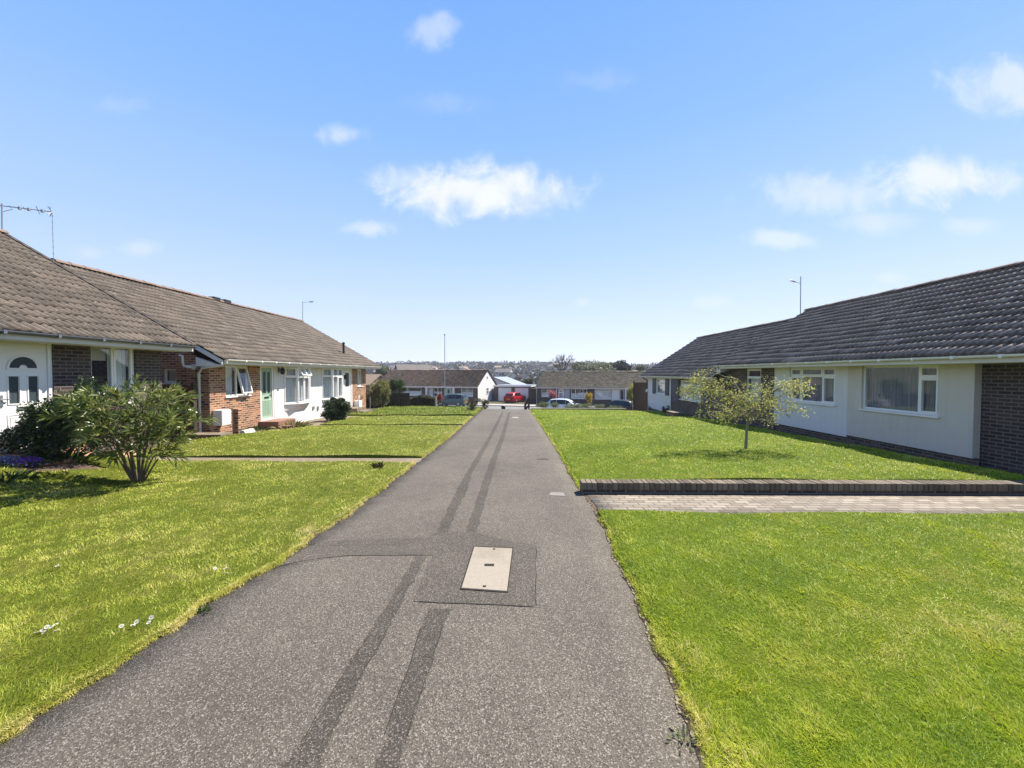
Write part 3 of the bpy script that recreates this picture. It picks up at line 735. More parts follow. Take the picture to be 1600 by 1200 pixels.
# TV aerial on its ridge
A = thing('tv_aerial', 'many-rodded television aerial on a thin mast over the near left roof', 'aerial', (-14.05, 10.72, 5.6))
b = MB(); mp = onY(3, 364, 10.8); tp = onY(3, 318, 10.8)
b.tube([Vector((mp.x, 10.8, 5.3)), tp], .016, 6); b.build('mast', M['grey_metal'], A)
b = MB(); a0 = onY(-25, 318, 10.8); a1 = onY(81, 331, 11.6); b.tube([a0, a1], .012, 6); b.tube([onY(3, 331, 10.8), onY(20, 327, 10.95)], .008); b.build('boom', M['grey_metal'], A)
b = MB(); ad = (a1 - a0).normalized(); sd = ad.cross(Vector((0, 0, 1))).normalized(); r = random.Random(3)
for k in range(11):
    p = a0.lerp(a1, .30 + .69 * k / 10); ln = .10 + .10 * (k in (10, 7))
    q = sd + Vector((0, 0, r.uniform(-.4, .4))); b.tube([p - q * ln, p + q * ln], .008, 5)
    if k in (3, 5, 8): b.box(p.x - .03, p.x + .03, p.y - .02, p.y + .02, p.z - .05, p.z + .03)
for sg in (-1, 1): b.tube([a1, a1 - ad * .06 + Vector((0, 0, .12 * sg)) + sd * .1], .008, 5); b.tube([a1, a1 - ad * .06 + Vector((0, 0, .12 * sg)) - sd * .1], .008, 5)
b.build('director_rods', M['grey_metal'], A)
A = thing('stay_rod', 'thin ringed rod standing on the near left roof under the end of the aerial', 'rod', onY(84, 408, 10.75))
b = MB(); p0, p1 = onY(84, 412, 10.75), onY(81.5, 332, 10.75); b.tube([p0 - Vector((0, 0, .15)), p1], .006, 5)
for k in range(8):
    p = p0.lerp(p1, (k + .5) / 8); b.tube([p, p + Vector((0, 0, .02))], .014, 6)
b.build('rod', M['grey_metal'], A)

# ================================================================== second house on the left (a pair under one roof)
H2 = thing('bungalow', 'red brick and white bungalow pair with a sage green door and angled bays', 'house', (-12, 18.5, -.3))
X2, E2, ZE2, R2, ZR2 = -9.65, -9.1, 2.15, -14.3, 5.12
o = (X2, 0, 0); Y0, Y1 = 12.36, 25.3
b = MB()
wall(b, o, UY, n, Y0, 14.83, -1.2, 2.0, [(13.06, 14.22, .92, 1.96)])
b.build('wall', M['brick_red'], H2)
b = MB(); wall(b, o, UY, n, 23.2, Y1, -1.6, 2.0, [(23.95, 24.7, .9, 1.95)]); b.build('wall', M['brick_red'], H2)
b = MB()   # gable facing the passage, with a small window
wall(b, (0, Y0, 0), Vector((1, 0, 0)), Vector((0, -1, 0)), -18.9, X2, -1.2, 2.0, [(-11.12, -10.70, 1.40, 1.84)])
b.add([(-18.9, Y0, 2.0), (X2, Y0, 2.0), (-14.3, Y0, 4.98)], [(0, 1, 2)])
b.quad((-18.9, Y1, -1.6), (X2, Y1, -1.6), (X2, Y1, 2), (-18.9, Y1, 2)); b.add([(-18.9, Y1, 2.0), (X2, Y1, 2.0), (-14.3, Y1, 4.98)], [(0, 1, 2)])
b.quad((-18.9, Y0, -1.2), (-18.9, Y1, -1.2), (-18.9, Y1, 2), (-18.9, Y0, 2)); b.build('gable_wall', M['brick_red'], H2)
b = MB()   # white rendered front between door and far door
bays = [(16.35, 16.85, 17.8, 18.22), (19.55, 20.05, 21.2, 21.7)]
wall(b, o, UY, n, 14.83, 23.2, -1.4, 2.0, [(14.85, 15.68, -.10, 1.96), (22.12, 23.1, -.25, 1.93)] + [(q[0], q[3], .35, 1.97) for q in bays])
b.obox(o, UY, n, 18.935, 18.96, .001, .008, -1, 1.98)
b.build('rendered_wall', M['white_render'], H2)
window(H2, o, UY, n, 13.06, 14.22, .92, 1.96, [(0, .5, []), (.5, 1, [])], opened=[((1, 0), math.radians(13))], drape=[(.02, .5, (.6, 1), M['blind'], 0), (.04, .5, (.0, .99), M['curtain'], .03)], seed=9)
window(H2, o, UY, n, 23.95, 24.7, .9, 1.95, [(0, .5, []), (.5, 1, [])], drape=[(.02, .98, (0, 1), M['curtain'], .03)], seed=19)
window(H2, (0, Y0, 0), Vector((1, 0, 0)), Vector((0, -1, 0)), -11.12, -10.70, 1.40, 1.84, [(0, 1, [])], drape=[(.05, .95, (0, 1), M['blind'], 0)], seed=3)
simple_door(H2, o, UY, n, 14.86, 15.67, -.10, 1.96, M['green_door'], dict(panes=[(.16, .44, .5, .93), (.56, .84, .5, .93)], panels=[(.14, .34, .06, .36), (.40, .60, .06, .36), (.66, .86, .06, .36)], letter=(.3, .7, .40, .435), handle=(.93, .47, -1)))
simple_door(H2, o, UY, n, 22.13, 23.09, -.25, 1.93, M['white_pvc'], dict(panes=[(.18, .82, .55, .93)], panels=[(.18, .82, .08, .42)], handle=(.08, .47, 1)))
def bay(q, zsill, ztop, proj=.32, seed=0, vents=False):
    y0, ya, yb, y1 = q
    pts = [Vector((X2, y0, 0)), Vector((X2 + proj, ya, 0)), Vector((X2 + proj, yb, 0)), Vector((X2, y1, 0))]
    root = MB()
    root.prism([p + Vector((0, 0, ztop)) for p in pts] + [Vector((X2 - .1, y1, ztop)), Vector((X2 - .1, y0, ztop))], (0, 0, .03))
    hd = root; root = MB(); low = [p.lerp(Vector((X2, p.y, 0)), .55) for p in pts]    # splayed apron below the sill
    V = [p + Vector((0, 0, -1.2)) for p in low] + [p + Vector((0, 0, zsill - .33)) for p in low] + [p + Vector((0, 0, zsill - .05)) for p in pts]
    root.add(V, [(r * 4 + k, r * 4 + k + 1, r * 4 + k + 5, r * 4 + k + 4) for r in range(2) for k in range(3)])
    bo = root.build('bay', M['white_render'], H2); hd.build('bay_head', M['white_pvc'], bo)
    sb = MB(); ex = [p + Vector((.05 if 0 < i < 3 else 0, (-.05, -.03, .03, .05)[i], zsill - .05)) for i, p in enumerate(pts)]
    sb.prism(ex + [Vector((X2 - .1, y1, zsill - .05)), Vector((X2 - .1, y0, zsill - .05))], (0, 0, .05)); sb.build('sill', M['white_pvc'], bo, bevel=.006)
    cols = [[(0, 1, [.72])], [(0, .5, [.72]), (.5, 1, [.72])], [(0, 1, [.72])]]
    for k in range(3):
        d = pts[k + 1] - pts[k]; ln = d.length; uu = d.normalized(); nn = Vector((uu.y, -uu.x, 0))
        w = MB(); r = .035
        op = [((0, 1), math.radians(28))] if vents and k == 1 else ([((0, 1), math.radians(24))] if vents and k == 2 else [])
        if vents and k == 1: op = [((0, 1), math.radians(30)), ((1, 1), math.radians(24))]
        f = window(H2, pts[k], uu, nn, .015, ln - .015, zsill, ztop, cols[k], back=0.0, sill=False, opened=op, drape=[(.03, .97, (.02, .98), M['curtain'], .03)], seed=seed + k, fr=.06)
    pb = MB()
    for p in pts[1:3]:
        pb = MB(); pb.tube([p + Vector((-.02, 0, zsill)), p + Vector((-.02, 0, ztop))], .05, 8, smooth=False); pb.build('bay_post', M['white_pvc'], bo)
bay(bays[0], .42, 1.97, seed=20, vents=True); bay(bays[1], .40, 1.97, seed=40)
eaves(H2, E2, X2, 12.3, 26.4, ZE2, 1, M['fascia'], M['white_pvc'])
deck_roof(H2, E2, R2, -19.5, 12.2, 26.4, ZE2, ZR2, M['wood_dark'])
sl = math.hypot(R2 - E2, ZR2 - ZE2); v2 = Vector(((R2 - E2) / sl, 0, (ZR2 - ZE2) / sl))
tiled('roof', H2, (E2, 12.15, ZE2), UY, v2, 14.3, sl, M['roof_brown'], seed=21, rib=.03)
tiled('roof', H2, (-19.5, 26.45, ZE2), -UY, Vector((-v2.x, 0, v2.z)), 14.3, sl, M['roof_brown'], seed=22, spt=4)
ridge_cap(H2, (R2, 12.15, ZR2 + .05), (R2, 26.45, ZR2 + .05), M['ridge'])
b = MB(); b.prism([(E2, 12.17, ZE2 - .035), (R2, 12.17, ZR2 - .035), (R2, 12.17, ZR2 - .18), (E2, 12.17, ZE2 - .18)], (0, .03, 0)); b.prism([(E2, 12.21, ZE2 - .24), (X2 - .3, 12.21, ZE2 + .05), (X2 - .3, 12.21, ZE2 - .24)], (0, .12, 0)); b.build('bargeboard', M['white_pvc'], H2)
for px, lab in ((335, None), (352, None)):
    p = onX(px, 472, R2); b = MB(); b.box(R2 - .15, R2 + .15, p.y - .2, p.y + .2, ZR2 + .05, ZR2 + .17); b.build('ridge_vent', M['black'], H2)
p = onX(537, 553, E2 - 1.2); zz = ZE2 + 1.2 * (ZR2 - ZE2) / abs(R2 - E2)
b = MB(); b.tube([(p.x, p.y, zz - .1), (p.x, p.y, zz + .62)], .065, 12); b.lathe((p.x, p.y, zz + .62), [(.085, 0), (.085, .05), (.05, .09)], 12); b.build('flue', M['black'], H2)
# downpipe and boiler flue by the passage
dp = onY(310, 620, 12.2)
b = MB(); b.tube([(E2 + .0, 12.3, 2.06), (E2 - .08, 12.25, 1.95), (dp.x + .1, 12.24, 1.86), (dp.x, 12.24, 1.70), (dp.x, 12.24, -.36)], .04, 10); b.lathe((E2 + .02, 12.3, 2.0), [(.05, 0), (.075, .1)], 10)
for z in (.2, 1.0, 1.6): b.lathe((dp.x, 12.24, z), [(.05, 0), (.05, .05)], 10)
b.build('downpipe', plain('cream_pipe', (.66, .64, .56), .45, .4), H2)
fl = onY(296, 573, 12.2)
b = MB(); b.tube([(fl.x, Y0, fl.z), (fl.x, 12.12, fl.z)], .05, 12); b.tube([(fl.x, 12.14, fl.z), (fl.x - .12, 12.14, fl.z + .02), (fl.x - .16, 12.14, fl.z + .12), (fl.x - .16, 12.14, fl.z + .32), (fl.x - .24, 12.1, fl.z + .36)], .035, 10); b.lathe((fl.x, 12.355, fl.z), [(.09, 0), (.09, .015)], 14, axis=(0, -1, 0)); b.build('boiler_flue', M['white_pvc'], H2)
def meter(y0, y1, z0, z1):
    b = MB(); b.box(X2, X2 + .30, y0, y1, z0, z1); q = b.build('meter_box', plain('meter_box_white', (.74, .72, .68), .5, .4), H2, bevel=.015)
    b = MB(); b.box(X2 + .301, X2 + .308, y0 + .04, y1 - .04, z0 + .05, z1 - .05); b.build('hatch', M['white_pvc'], q)
meter(12.46, 12.86, .02, .52); meter(23.35, 23.9, -.55, .05)
def lantern(y, z):
    b = MB(); b.obox((X2, y, z), UY, n, -.04, .04, 0, .02, -.10, .10); b.tube([(X2, y, z), (X2 + .12, y, z + .08), (X2 + .16, y, z + .05)], .012, 6)
    b.lathe((X2 + .16, y, z - .18), [(.03, 0), (.07, .03), (.09, .17), (.11, .18), (.04, .26), (.015, .30)], 8, smooth=False); b.build('wall_lantern', M['black'], H2)
lantern(16.0, 1.82); lantern(21.93, 1.52)
b = MB(); b.obox((X2, 0, 0), UY, n, 15.9, 15.99, .001, .012, .98, 1.07); b.build('house_number', M['grey_metal'], H2)
for q in ((18.62, 18.75, -.02, .13), (19.05, 19.17, -.1, .1)): b = MB(); b.obox((X2, 0, 0), UY, n, q[0], q[1], .001, .05, q[2], q[3]); b.build('wall_box', M['grey_metal'], H2)
b = MB(); b.box(X2, -8.9, 14.7, 15.85, -.6, -.12); b.box(-8.9, -8.5, 14.7, 15.85, -.6, -.28); b.build('doorstep', M['tile_step'], H2)
b = MB(); b.box(X2, -8.9, 22.0, 23.3, -1, -.28); b.box(-8.9, -8.5, 22.0, 23.3, -1, -.44); b.build('doorstep', M['flags'], H2)

# passage gate, low walls, posts on the left
G = thing('passage_gate', 'dark red-brown timber gate across the passage between the left houses', 'gate', (-10.2, 11.9, -.3))
b = MB()
for i in range(11):
    b.box(-11.3 + i * .14, -11.3 + i * .14 + .134, 11.9, 11.93, -.3, 1.32)
b.build('boards', M['wood_brown'], G); 
for z in (-.05, .95): b = MB(); b.box(-11.35, -9.74, 11.931, 11.97, z, z + .1); b.build('rail', M['wood_brown'], G)
b = MB(); b.box(-9.83, -9.75, 11.86, 11.98, -.4, 1.4); b.build('gate_post', M['wood_dark'], G)
G = thing('brick_pier', 'narrow red brick pier standing in front of the sage green door house', 'pier', (-8.95, 12.75, -.4))
pp = onY(366, 686, 12.55)
OFF[G.name] = Vector(G.location)
b = MB(); b.box(-9.05, -8.86, 12.5, 12.66, -.6, .52); b.build('shaft', M['brick_red'], G); b = MB(); b.box(-9.07, -8.84, 12.48, 12.68, .521, .56); b.build('cap', M['terracotta'], G)
G = thing('garden_wall', 'low red brick retaining wall with stone slabs beside the downpipe', 'wall', (-9.2, 12.0, -.4))
b = MB(); b.box(-10.3, -8.75, 11.6, 12.0, -.6, -.17); b.build('brickwork', M['brick_red'], G); b = MB(); b.box(-10.32, -8.98, 11.56, 12.04, -.169, -.12); b.box(-8.97, -8.72, 11.55, 12.05, -.169, -.115); b.build('coping', M['flags'], G)
G = thing('concrete_block', 'pale concrete block lying at the foot of the brick pier', 'block', (-8.6, 12.6, -.4))
b = MB(); b.prism([(-8.78, 12.45, -.42), (-8.78, 12.45, -.12), (-8.66, 12.45, -.12), (-8.5, 12.45, -.42)], (0, .5, 0)); b.build('block', M['concrete'], G, bevel=.01)
G = thing('timber_post', 'dark brown timber post at the far end of the white fronted left house', 'post', (-9.1, 23.9, -.7))
hp = onP(568, 641); b = MB(); b.box(hp.x - .09, hp.x + .09, hp.y - .09, hp.y + .09, hp.z - .2, hp.z + .95); OFF[G.name] = Vector(G.location); b.build('post', M['wood_brown'], G, bevel=.01)
G = thing('handrail', 'slim pale handrail beside the step of the far white door on the left', 'handrail', (-9.0, 22.0, -.5))
b = MB(); b.tube([(-8.75, 21.9, -.5), (-8.75, 21.9, .45), (-8.75, 22.1, .5), (hp.x + .02, hp.y - .1, .15)], .02, 8); b.tube([(-8.6, 23.2, -.55), (-8.6, 23.2, .28)], .018, 8); b.build('rail', M['grey_metal'], G)

# ================================================================== near house on the right
HR = thing('bungalow', 'rendered bungalow pair with wide white windows and dark brick ends on the right', 'house', (12.5, 10, -.3))
XR, ER, ZER, RR, ZRR = 9.55, 9.1, 2.07, 13.15, 4.50
o = (XR, 0, 0); n = Vector((-1, 0, 0)); ZS = 1.90
w1 = (9.08, 11.08, .72, 1.90); w2 = (12.0, 14.0, .74, 1.90)
b = MB(); wall(b, o, UY, n, 8.38, 11.55, -.09, ZS + .02, [w1]); b.quad((XR, 8.38, -.09), (XR + .16, 8.38, -.09), (XR + .16, 8.38, ZS + .02), (XR, 8.38, ZS + .02)); b.quad((XR, 8.38, -.09), (XR + .16, 8.38, -.09), (XR + .16, 11.55, -.09), (XR, 11.55, -.09)); b.build('cream_wall', M['cream_render'], HR)
b = MB(); wall(b, o, UY, n, 11.55, 14.8, -.15, ZS + .02, [w2]); b.quad((XR, 11.55, -.15), (XR + .16, 11.55, -.15), (XR + .16, 14.8, -.15), (XR, 14.8, -.15)); b.build('white_wall', M['white_render'], HR)
b = MB(); wall(b, (XR + .06, 0, 0), UY, n, 8.3, 14.8, -1.2, -.07, []); b.build('plinth', M['brick_grey'], HR)
b = MB(); wall(b, (XR + .15, 0, 0), UY, n, 1.0, 8.4, -1.2, ZS + .02, [(3.2, 5.2, .7, 1.85)]); b.build('wall', M['brick_dark'], HR)
b = MB(); wall(b, (XR + .03, 0, 0), UY, n, 14.8, 17.85, -1.2, ZS + .02, [(15.66, 16.68, .55, 1.88)])
b.quad((XR + .03, 17.85, -1.2), (16.7, 17.85, -1.2), (16.7, 17.85, 1.92), (XR + .03, 17.85, 1.92)); b.add([(XR, 17.85, 1.9), (16.7, 17.85, 1.9), (RR, 17.85, 4.45)], [(0, 1, 2)])
b.quad((XR + .03, 1, -1.2), (16.7, 1, -1.2), (16.7, 1, 1.92), (XR + .03, 1, 1.92)); b.add([(XR, 1, 1.9), (16.7, 1, 1.9), (RR, 1, 4.45)], [(0, 1, 2)]); b.quad((16.7, 1, -1.2), (16.7, 17.85, -1.2), (16.7, 17.85, 1.92), (16.7, 1, 1.92)); b.build('brick_end_wall', M['brick_grey'], HR)
window(HR, o, UY, n, *w1, [(0, .24, [.74]), (.24, 1, [])], drape=[(-.08, 1.08, (-.02, .99), M['curtain_grey'], .05)], seed=51)
window(HR, o, UY, n, *w2, [(0, .27, [.74]), (.27, .73, [.74]), (.73, 1, [.74])], drape=[(-.08, 1.08, (-.02, .99), M['curtain_grey'], .05)], seed=55)
window(HR, (XR + .03, 0, 0), UY, n, 15.66, 16.68, .55, 1.88, [(0, 1, [.72])], drape=[(.02, .98, (0, .7), M['curtain'], .03)], seed=57)
window(HR, (XR + .15, 0, 0), UY, n, 3.2, 5.2, .7, 1.85, [(0, .3, [.72]), (.3, 1, [])], drape=[(-.08, 1.08, (-.02, .99), M['curtain_grey'], .05)], seed=58)
eaves(HR, ER, XR, .9, 18.2, ZER, -1, M['fascia'], M['white_pvc'], .165)
deck_roof(HR, ER, RR, 17.2, .9, 18.2, ZER, ZRR, M['wood_dark'])
sl = math.hypot(RR - ER, ZRR - ZER); v3 = Vector(((RR - ER) / sl, 0, (ZRR - ZER) / sl))
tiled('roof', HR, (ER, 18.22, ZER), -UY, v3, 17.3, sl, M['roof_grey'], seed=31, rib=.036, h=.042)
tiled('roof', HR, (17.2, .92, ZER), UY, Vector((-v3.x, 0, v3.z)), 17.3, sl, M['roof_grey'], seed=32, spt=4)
ridge_cap(HR, (RR, .9, ZRR + .05), (RR, 18.22, ZRR + .05), M['ridge'])
b = MB(); b.prism([(ER, 18.17, ZER - .03), (RR, 18.17, ZRR - .03), (RR, 18.17, ZRR - .22), (ER, 18.17, ZER - .22)], (0, .03, 0)); b.prism([(ER + .03, 17.9, ZER - .17), (ER + .03, 17.9, ZER - .36), (XR + .2, 17.9, ZER - .17)], (0, .26, 0)); b.build('bargeboard', M['fascia'], HR)
b = MB(); b.tube([(ER - .03, 18.0, 1.98), (ER + .1, 18.02, 1.8), (XR - .02, 18.0, 1.65), (XR - .02, 18.0, -.6)], .035, 8); b.build('downpipe', M['grey_metal'], HR)

b = MB(); b.prism([(ER, 18.12, ZER + .05), (RR, 18.12, ZRR + .05), (RR, 18.12, ZRR), (ER, 18.12, ZER)], (0, .12, 0)); b.build('verge_tiles', M['verge'], HR)
# ================================================================== far house on the right
H4 = thing('bungalow', 'lower dark-roofed bungalow with navy shutters behind the small lawn tree', 'house', (12.5, 23.5, -.7))
X4, E4, ZE4, R4, ZR4 = 9.4, 9.0, 1.53, 13.1, 4.2
o = (X4, 0, 0); zs = 1.38
b = MB(); wall(b, o, UY, n, 24.25, 28.5, -.75, zs, [(25.2, 26.75, .35, 1.32)]); b.quad((X4, 28.5, -1.3), (16.7, 28.5, -1.3), (16.7, 28.5, zs), (X4, 28.5, zs)); b.add([(X4, 28.5, zs), (16.7, 28.5, zs), (R4, 28.5, 4.0)], [(0, 1, 2)]); b.build('white_wall', M['white_render'], H4)
b = MB(); wall(b, (X4 + .05, 0, 0), UY, n, 24.2, 28.45, -1.4, -.74, []); b.build('plinth', M['brick_grey'], H4)
b = MB(); wall(b, (X4 + .03, 0, 0), UY, n, 18.0, 24.25, -1.4, zs, [(20.35, 23.0, .22, 1.30)]); b.build('wall', M['brick_grey'], H4)
b = MB(); b.quad((X4 + .05, 17.9, -1.4), (16.7, 17.9, -1.4), (16.7, 17.9, zs), (X4 + .05, 17.9, zs)); b.quad((16.7, 17.9, -1.4), (16.7, 28.5, -1.4), (16.7, 28.5, zs), (16.7, 17.9, zs)); b.build('back_wall', M['brick_grey'], H4)
window(H4, o, UY, n, 25.2, 26.75, .35, 1.32, [(0, 1, [.70])], drape=[(.02, .98, (0, 1), M['curtain'], .03)], seed=61)
window(H4, (X4 + .03, 0, 0), UY, n, 20.35, 23.0, .22, 1.30, [(0, .5, [.75]), (.5, 1, [.75])], drape=[(.02, .98, (0, 1), M['curtain'], .03)], seed=65)
for (ya, yb, za, zb, xx) in ((24.5, 25.12, .3, 1.34, X4), (26.82, 27.45, .3, 1.34, X4), (23.08, 24.15, -.0, 1.34, X4 + .03), (19.6, 20.28, .2, 1.33, X4 + .03)):
    b = MB(); b.obox((xx, 0, 0), UY, n, ya, yb, .002, .035, za, zb); k = 0
    z = za + .05
    while z < zb - .08: b.obox((xx, 0, 0), UY, n, ya + .05, yb - .05, .035, .045, z, z + .045); z += .065
    b.build('shutter', M['navy'], H4)
eaves(H4, E4, X4, 18.22, 28.9, ZE4, -1, M['fascia'], M['white_pvc'], .13)
deck_roof(H4, E4, R4, 17.2, 18.22, 28.9, ZE4, ZR4, M['wood_dark'])
sl = math.hypot(R4 - E4, ZR4 - ZE4); v4 = Vector(((R4 - E4) / sl, 0, (ZR4 - ZE4) / sl))
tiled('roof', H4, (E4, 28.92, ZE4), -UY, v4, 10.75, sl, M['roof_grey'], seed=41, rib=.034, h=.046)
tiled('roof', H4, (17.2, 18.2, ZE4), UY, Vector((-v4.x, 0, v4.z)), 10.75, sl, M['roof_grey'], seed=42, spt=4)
ridge_cap(H4, (R4, 18.22, ZR4 + .05), (R4, 28.92, ZR4 + .05), M['ridge'])
b = MB(); b.prism([(E4, 28.87, ZE4 - .03), (R4, 28.87, ZR4 - .03), (R4, 28.87, ZR4 - .2), (E4, 28.87, ZE4 - .2)], (0, .03, 0)); b.build('bargeboard', M['fascia'], H4)
b = MB(); b.tube([(E4, 28.6, 1.4), (X4 - .04, 28.55, 1.2), (X4 - .04, 28.55, -.2), (X4 - .12, 28.2, -.6), (X4 - .12, 27.5, -.72)], .04, 8); b.build('downpipe', M['black'], H4)
b = MB(); b.lathe((X4 - .05, 28.5, .35), [(.09, 0), (.09, .14), (.05, .2)], 10); b.build('wall_lamp', M['white_pvc'], H4)
G = thing('brick_step', 'low brick step in the shade by the navy shuttered house', 'step', (9.0, 21.8, -.6))
sp = onP(1052, 654); b = MB(); b.box(sp.x - .15, sp.x + .35, sp.y - .45, sp.y + .45, sp.z - .3, sp.z + .30); OFF[G.name] = Vector(G.location); b.build('brickwork', M['brick_grey'], G); b = MB(); b.box(sp.x - .18, sp.x + .38, sp.y - .48, sp.y + .48, sp.z + .301, sp.z + .34); b.build('tread', M['flags'], G)
G = thing('side_fence', 'dark timber fence panels in shade left of the navy shuttered house', 'fence', (9.4, 30, -1))
b = MB()
for k in range(9): b.box(8.86 + k * .15, 8.86 + k * .15 + .143, 30.0, 30.03, -1.9, 1.0)
b.build('boards', M['wood_dark'], G)
for x in (8.85, 10.05): b = MB(); b.box(x, x + .1, 30.04, 30.14, -1.9, 1.1); b.build('post', M['wood_dark'], G)

# low brick wall edging the raised lawn
G = thing('garden_wall', 'low brick-on-edge wall holding up the right lawn beside the paver path', 'wall', (5.0, 6.2, -.17))
xa = onP(905, 765).x; b = MB(); b2 = MB(); k = 0; r = random.Random(5); x = xa
while x < 13.5:
    w_ = .070; zz = gz(x, 6.1); j = r.uniform(-.004, .004)
    b.box(x, x + w_, 6.075 + j, 6.295 + j, zz + .068, zz + .178 + r.uniform(-.003, .004), 0, r.random()); x += w_ + .010
b2.box(xa + .004, 13.5, 6.10, 6.28, gz(3, 6.1) - .1, gz(3, 6.1) + .0675)
M['wall_brick'] = None
m_, t_ = nt('weathered_coping_bricks'); g_ = geo_pos(t_); c_ = ramp(t_, attr(t_, 'tint'), [(0, (.12, .095, .072)), (.5, (.185, .148, .112)), (1, (.27, .22, .165))]); c_ = mixc(t_, noise(t_, g_, 25, 5, .65), mixc(t_, 1, c_, (.55, .55, .5), 'MULTIPLY'), c_); out(t_, principled(t_, c_, .9, .2, 0, noise(t_, g_, 70, 4), .6, .006))
b.build('coping', m_, G, bevel=.004); b2.box(xa + .002, 13.5, 6.09, 6.285, gz(3, 6.1) + .0676, gz(3, 6.1) + .17); b2.build('brickwork', M['brick_grey'], G)
# ================================================================== bungalows across the road
DIR = Vector((C16, -S16, 0)); BK = Vector((S16, C16, 0))
def tpar(org, px):                      # distance along a facade at which picture column px falls
    k = (px - 807) / F
    return (k * org.y - org.x) / (DIR.x - k * DIR.y)
def far_house(name, label, cat, org, Lx, D, base, ze, zr, wmat, rmat, gable_mat, ops, hip=False, seed=0, panels=(), over=.45):
    h = thing(name, label, cat, (org.x, org.y, base), -math.radians(16), local=True)
    U, Nn = Vector((1, 0, 0)), Vector((0, -1, 0)); e, r = ze - base, zr - base
    b = MB(); wall(b, (0, 0, 0), U, Nn, 0, Lx, -.4, e - .1, [q[:4] for q in ops], .12); b.build('wall', wmat, h)
    b = MB()
    for x in (0.0, Lx):
        if hip and x == 0: b.quad((x, 0, -.4), (x, D, -.4), (x, D, e - .1), (x, 0, e - .1)); continue
        b.add([(x, 0, -.4), (x, D, -.4), (x, D, e - .1), (x, D / 2, r - .12), (x, 0, e - .1)], [(0, 1, 2, 3, 4)])
    b.quad((0, D, -.4), (Lx, D, -.4), (Lx, D, e - .1), (0, D, e - .1)); b.build('gable_wall', gable_mat, h)
    for k, q in enumerate(ops):
        kind = q[4]
        if kind == 'w': window(h, (0, 0, 0), U, Nn, *q[:4], q[5], drape=[(.02, .98, (0, .55 + .4 * (k % 2)), M['curtain'], .03)], seed=seed + k, detail=False, fr=.07)
        else: simple_door(h, (0, 0, 0), U, Nn, *q[:4], q[5], q[6])
    for (x0, x1, z0, z1, m, nm, pr) in panels:
        b = MB(); b.box(x0, x1, -pr, -.003, z0, z1); b.build(nm, m, h)
    y0 = -over; yr = D / 2; x0, x1 = -.12, Lx + .12; sl = math.hypot(yr - y0, r - e); vv = Vector((0, (yr - y0) / sl, (r - e) / sl))
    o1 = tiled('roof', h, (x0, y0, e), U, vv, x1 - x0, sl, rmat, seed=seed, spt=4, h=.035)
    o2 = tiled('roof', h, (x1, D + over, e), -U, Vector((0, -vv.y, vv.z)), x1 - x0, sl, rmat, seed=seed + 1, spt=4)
    b = MB(); b.prism([(x0 + .03, y0 + .03, e - .03), (x0 + .03, D / 2, r - .03), (x0 + .03, D + over - .03, e - .03), (x0 + .03, D + over - .03, e - .1), (x0 + .03, D / 2, r - .1), (x0 + .03, y0 + .03, e - .1)], (x1 - x0 - .06, 0, 0)); b.build('roof_deck', M['wood_dark'], h)
    ridge_cap(h, (x0, yr, r + .05), (x1, yr, r + .05), rmat)
    b = MB(); b.box(x0, x1, y0 - .03, y0, e - .2, e - .01); b.build('fascia', M['fascia'], h)
    b = MB(); b.box(x0, x1, y0 - .001, 0.02, e - .21, e - .185); b.build('soffit', M['fascia'], h)
    gutter(h, (x0, y0 - .085, e - .03), (x1, y0 - .085, e - .03), M['fascia'])
    return h
ZB = -2.62
zE = lambda y, Y: CAM_Z - (y - 583) / F * Y
LO = Vector((-21.9, 61.7, 0)); T = lambda px: tpar(LO, px)
A1 = [(0, .5, []), (.5, 1, [])]; TOP = [(0, .5, [.72]), (.5, 1, [.72])]
H5 = far_house('bungalow', 'bungalow with white gable end and mossy red-brown roof across the road', 'house', LO, 17.0, 8.0, ZB, -.22, 2.15, M['brick_grey'], M['roof_far'], M['white_render'],
    [(T(627), T(658), .95, 2.15, 'w', [(0, .3, []), (.3, 1, [])]), (T(669), T(676), .3, 2.2, 'w', [(0, 1, [])]), (T(677), T(690), .8, 2.2, 'w', A1), (T(696), T(705), .05, 2.2, 'd', M['green_door'], dict(panes=[(.3, .7, .6, .9)], handle=(.9, .45, -1))), (T(720), T(739), .92, 2.2, 'w', TOP)], seed=71,
    panels=[(T(667), T(668.5), 0, 2.25, M['white_pvc'], 'porch_post', .5), (T(709), T(711), 0, 2.25, M['white_pvc'], 'porch_post', .5), (T(706), T(708.5), .1, 2.1, M['black'], 'side_light', .03), (T(667), T(711), 2.2, 2.3, M['white_pvc'], 'porch_beam', .55)])
b = MB(); b.obox((17.0, 0, 0), (0, 1, 0), (1, 0, 0), 3.6, 4.4, .004, .05, 1.1, 2.1); f_ = b.build('window', M['white_pvc'], H5)
b = MB(); b.obox((17.0, 0, 0), (0, 1, 0), (1, 0, 0), 3.7, 4.3, .05, .056, 1.2, 1.62); b.obox((17.0, 0, 0), (0, 1, 0), (1, 0, 0), 3.7, 4.3, .05, .056, 1.7, 2.02); b.build('pane', M['door_glass'], f_)
b = MB(); b.obox((17.0, 0, 0), (0, 1, 0), (1, 0, 0), 3.7, 4.1, .004, .06, 3.5, 3.8); b.build('gable_vent', M['grey_metal'], H5)
RO = Vector((2.95, 57.0, 0)); T2 = lambda px: tpar(RO, px)
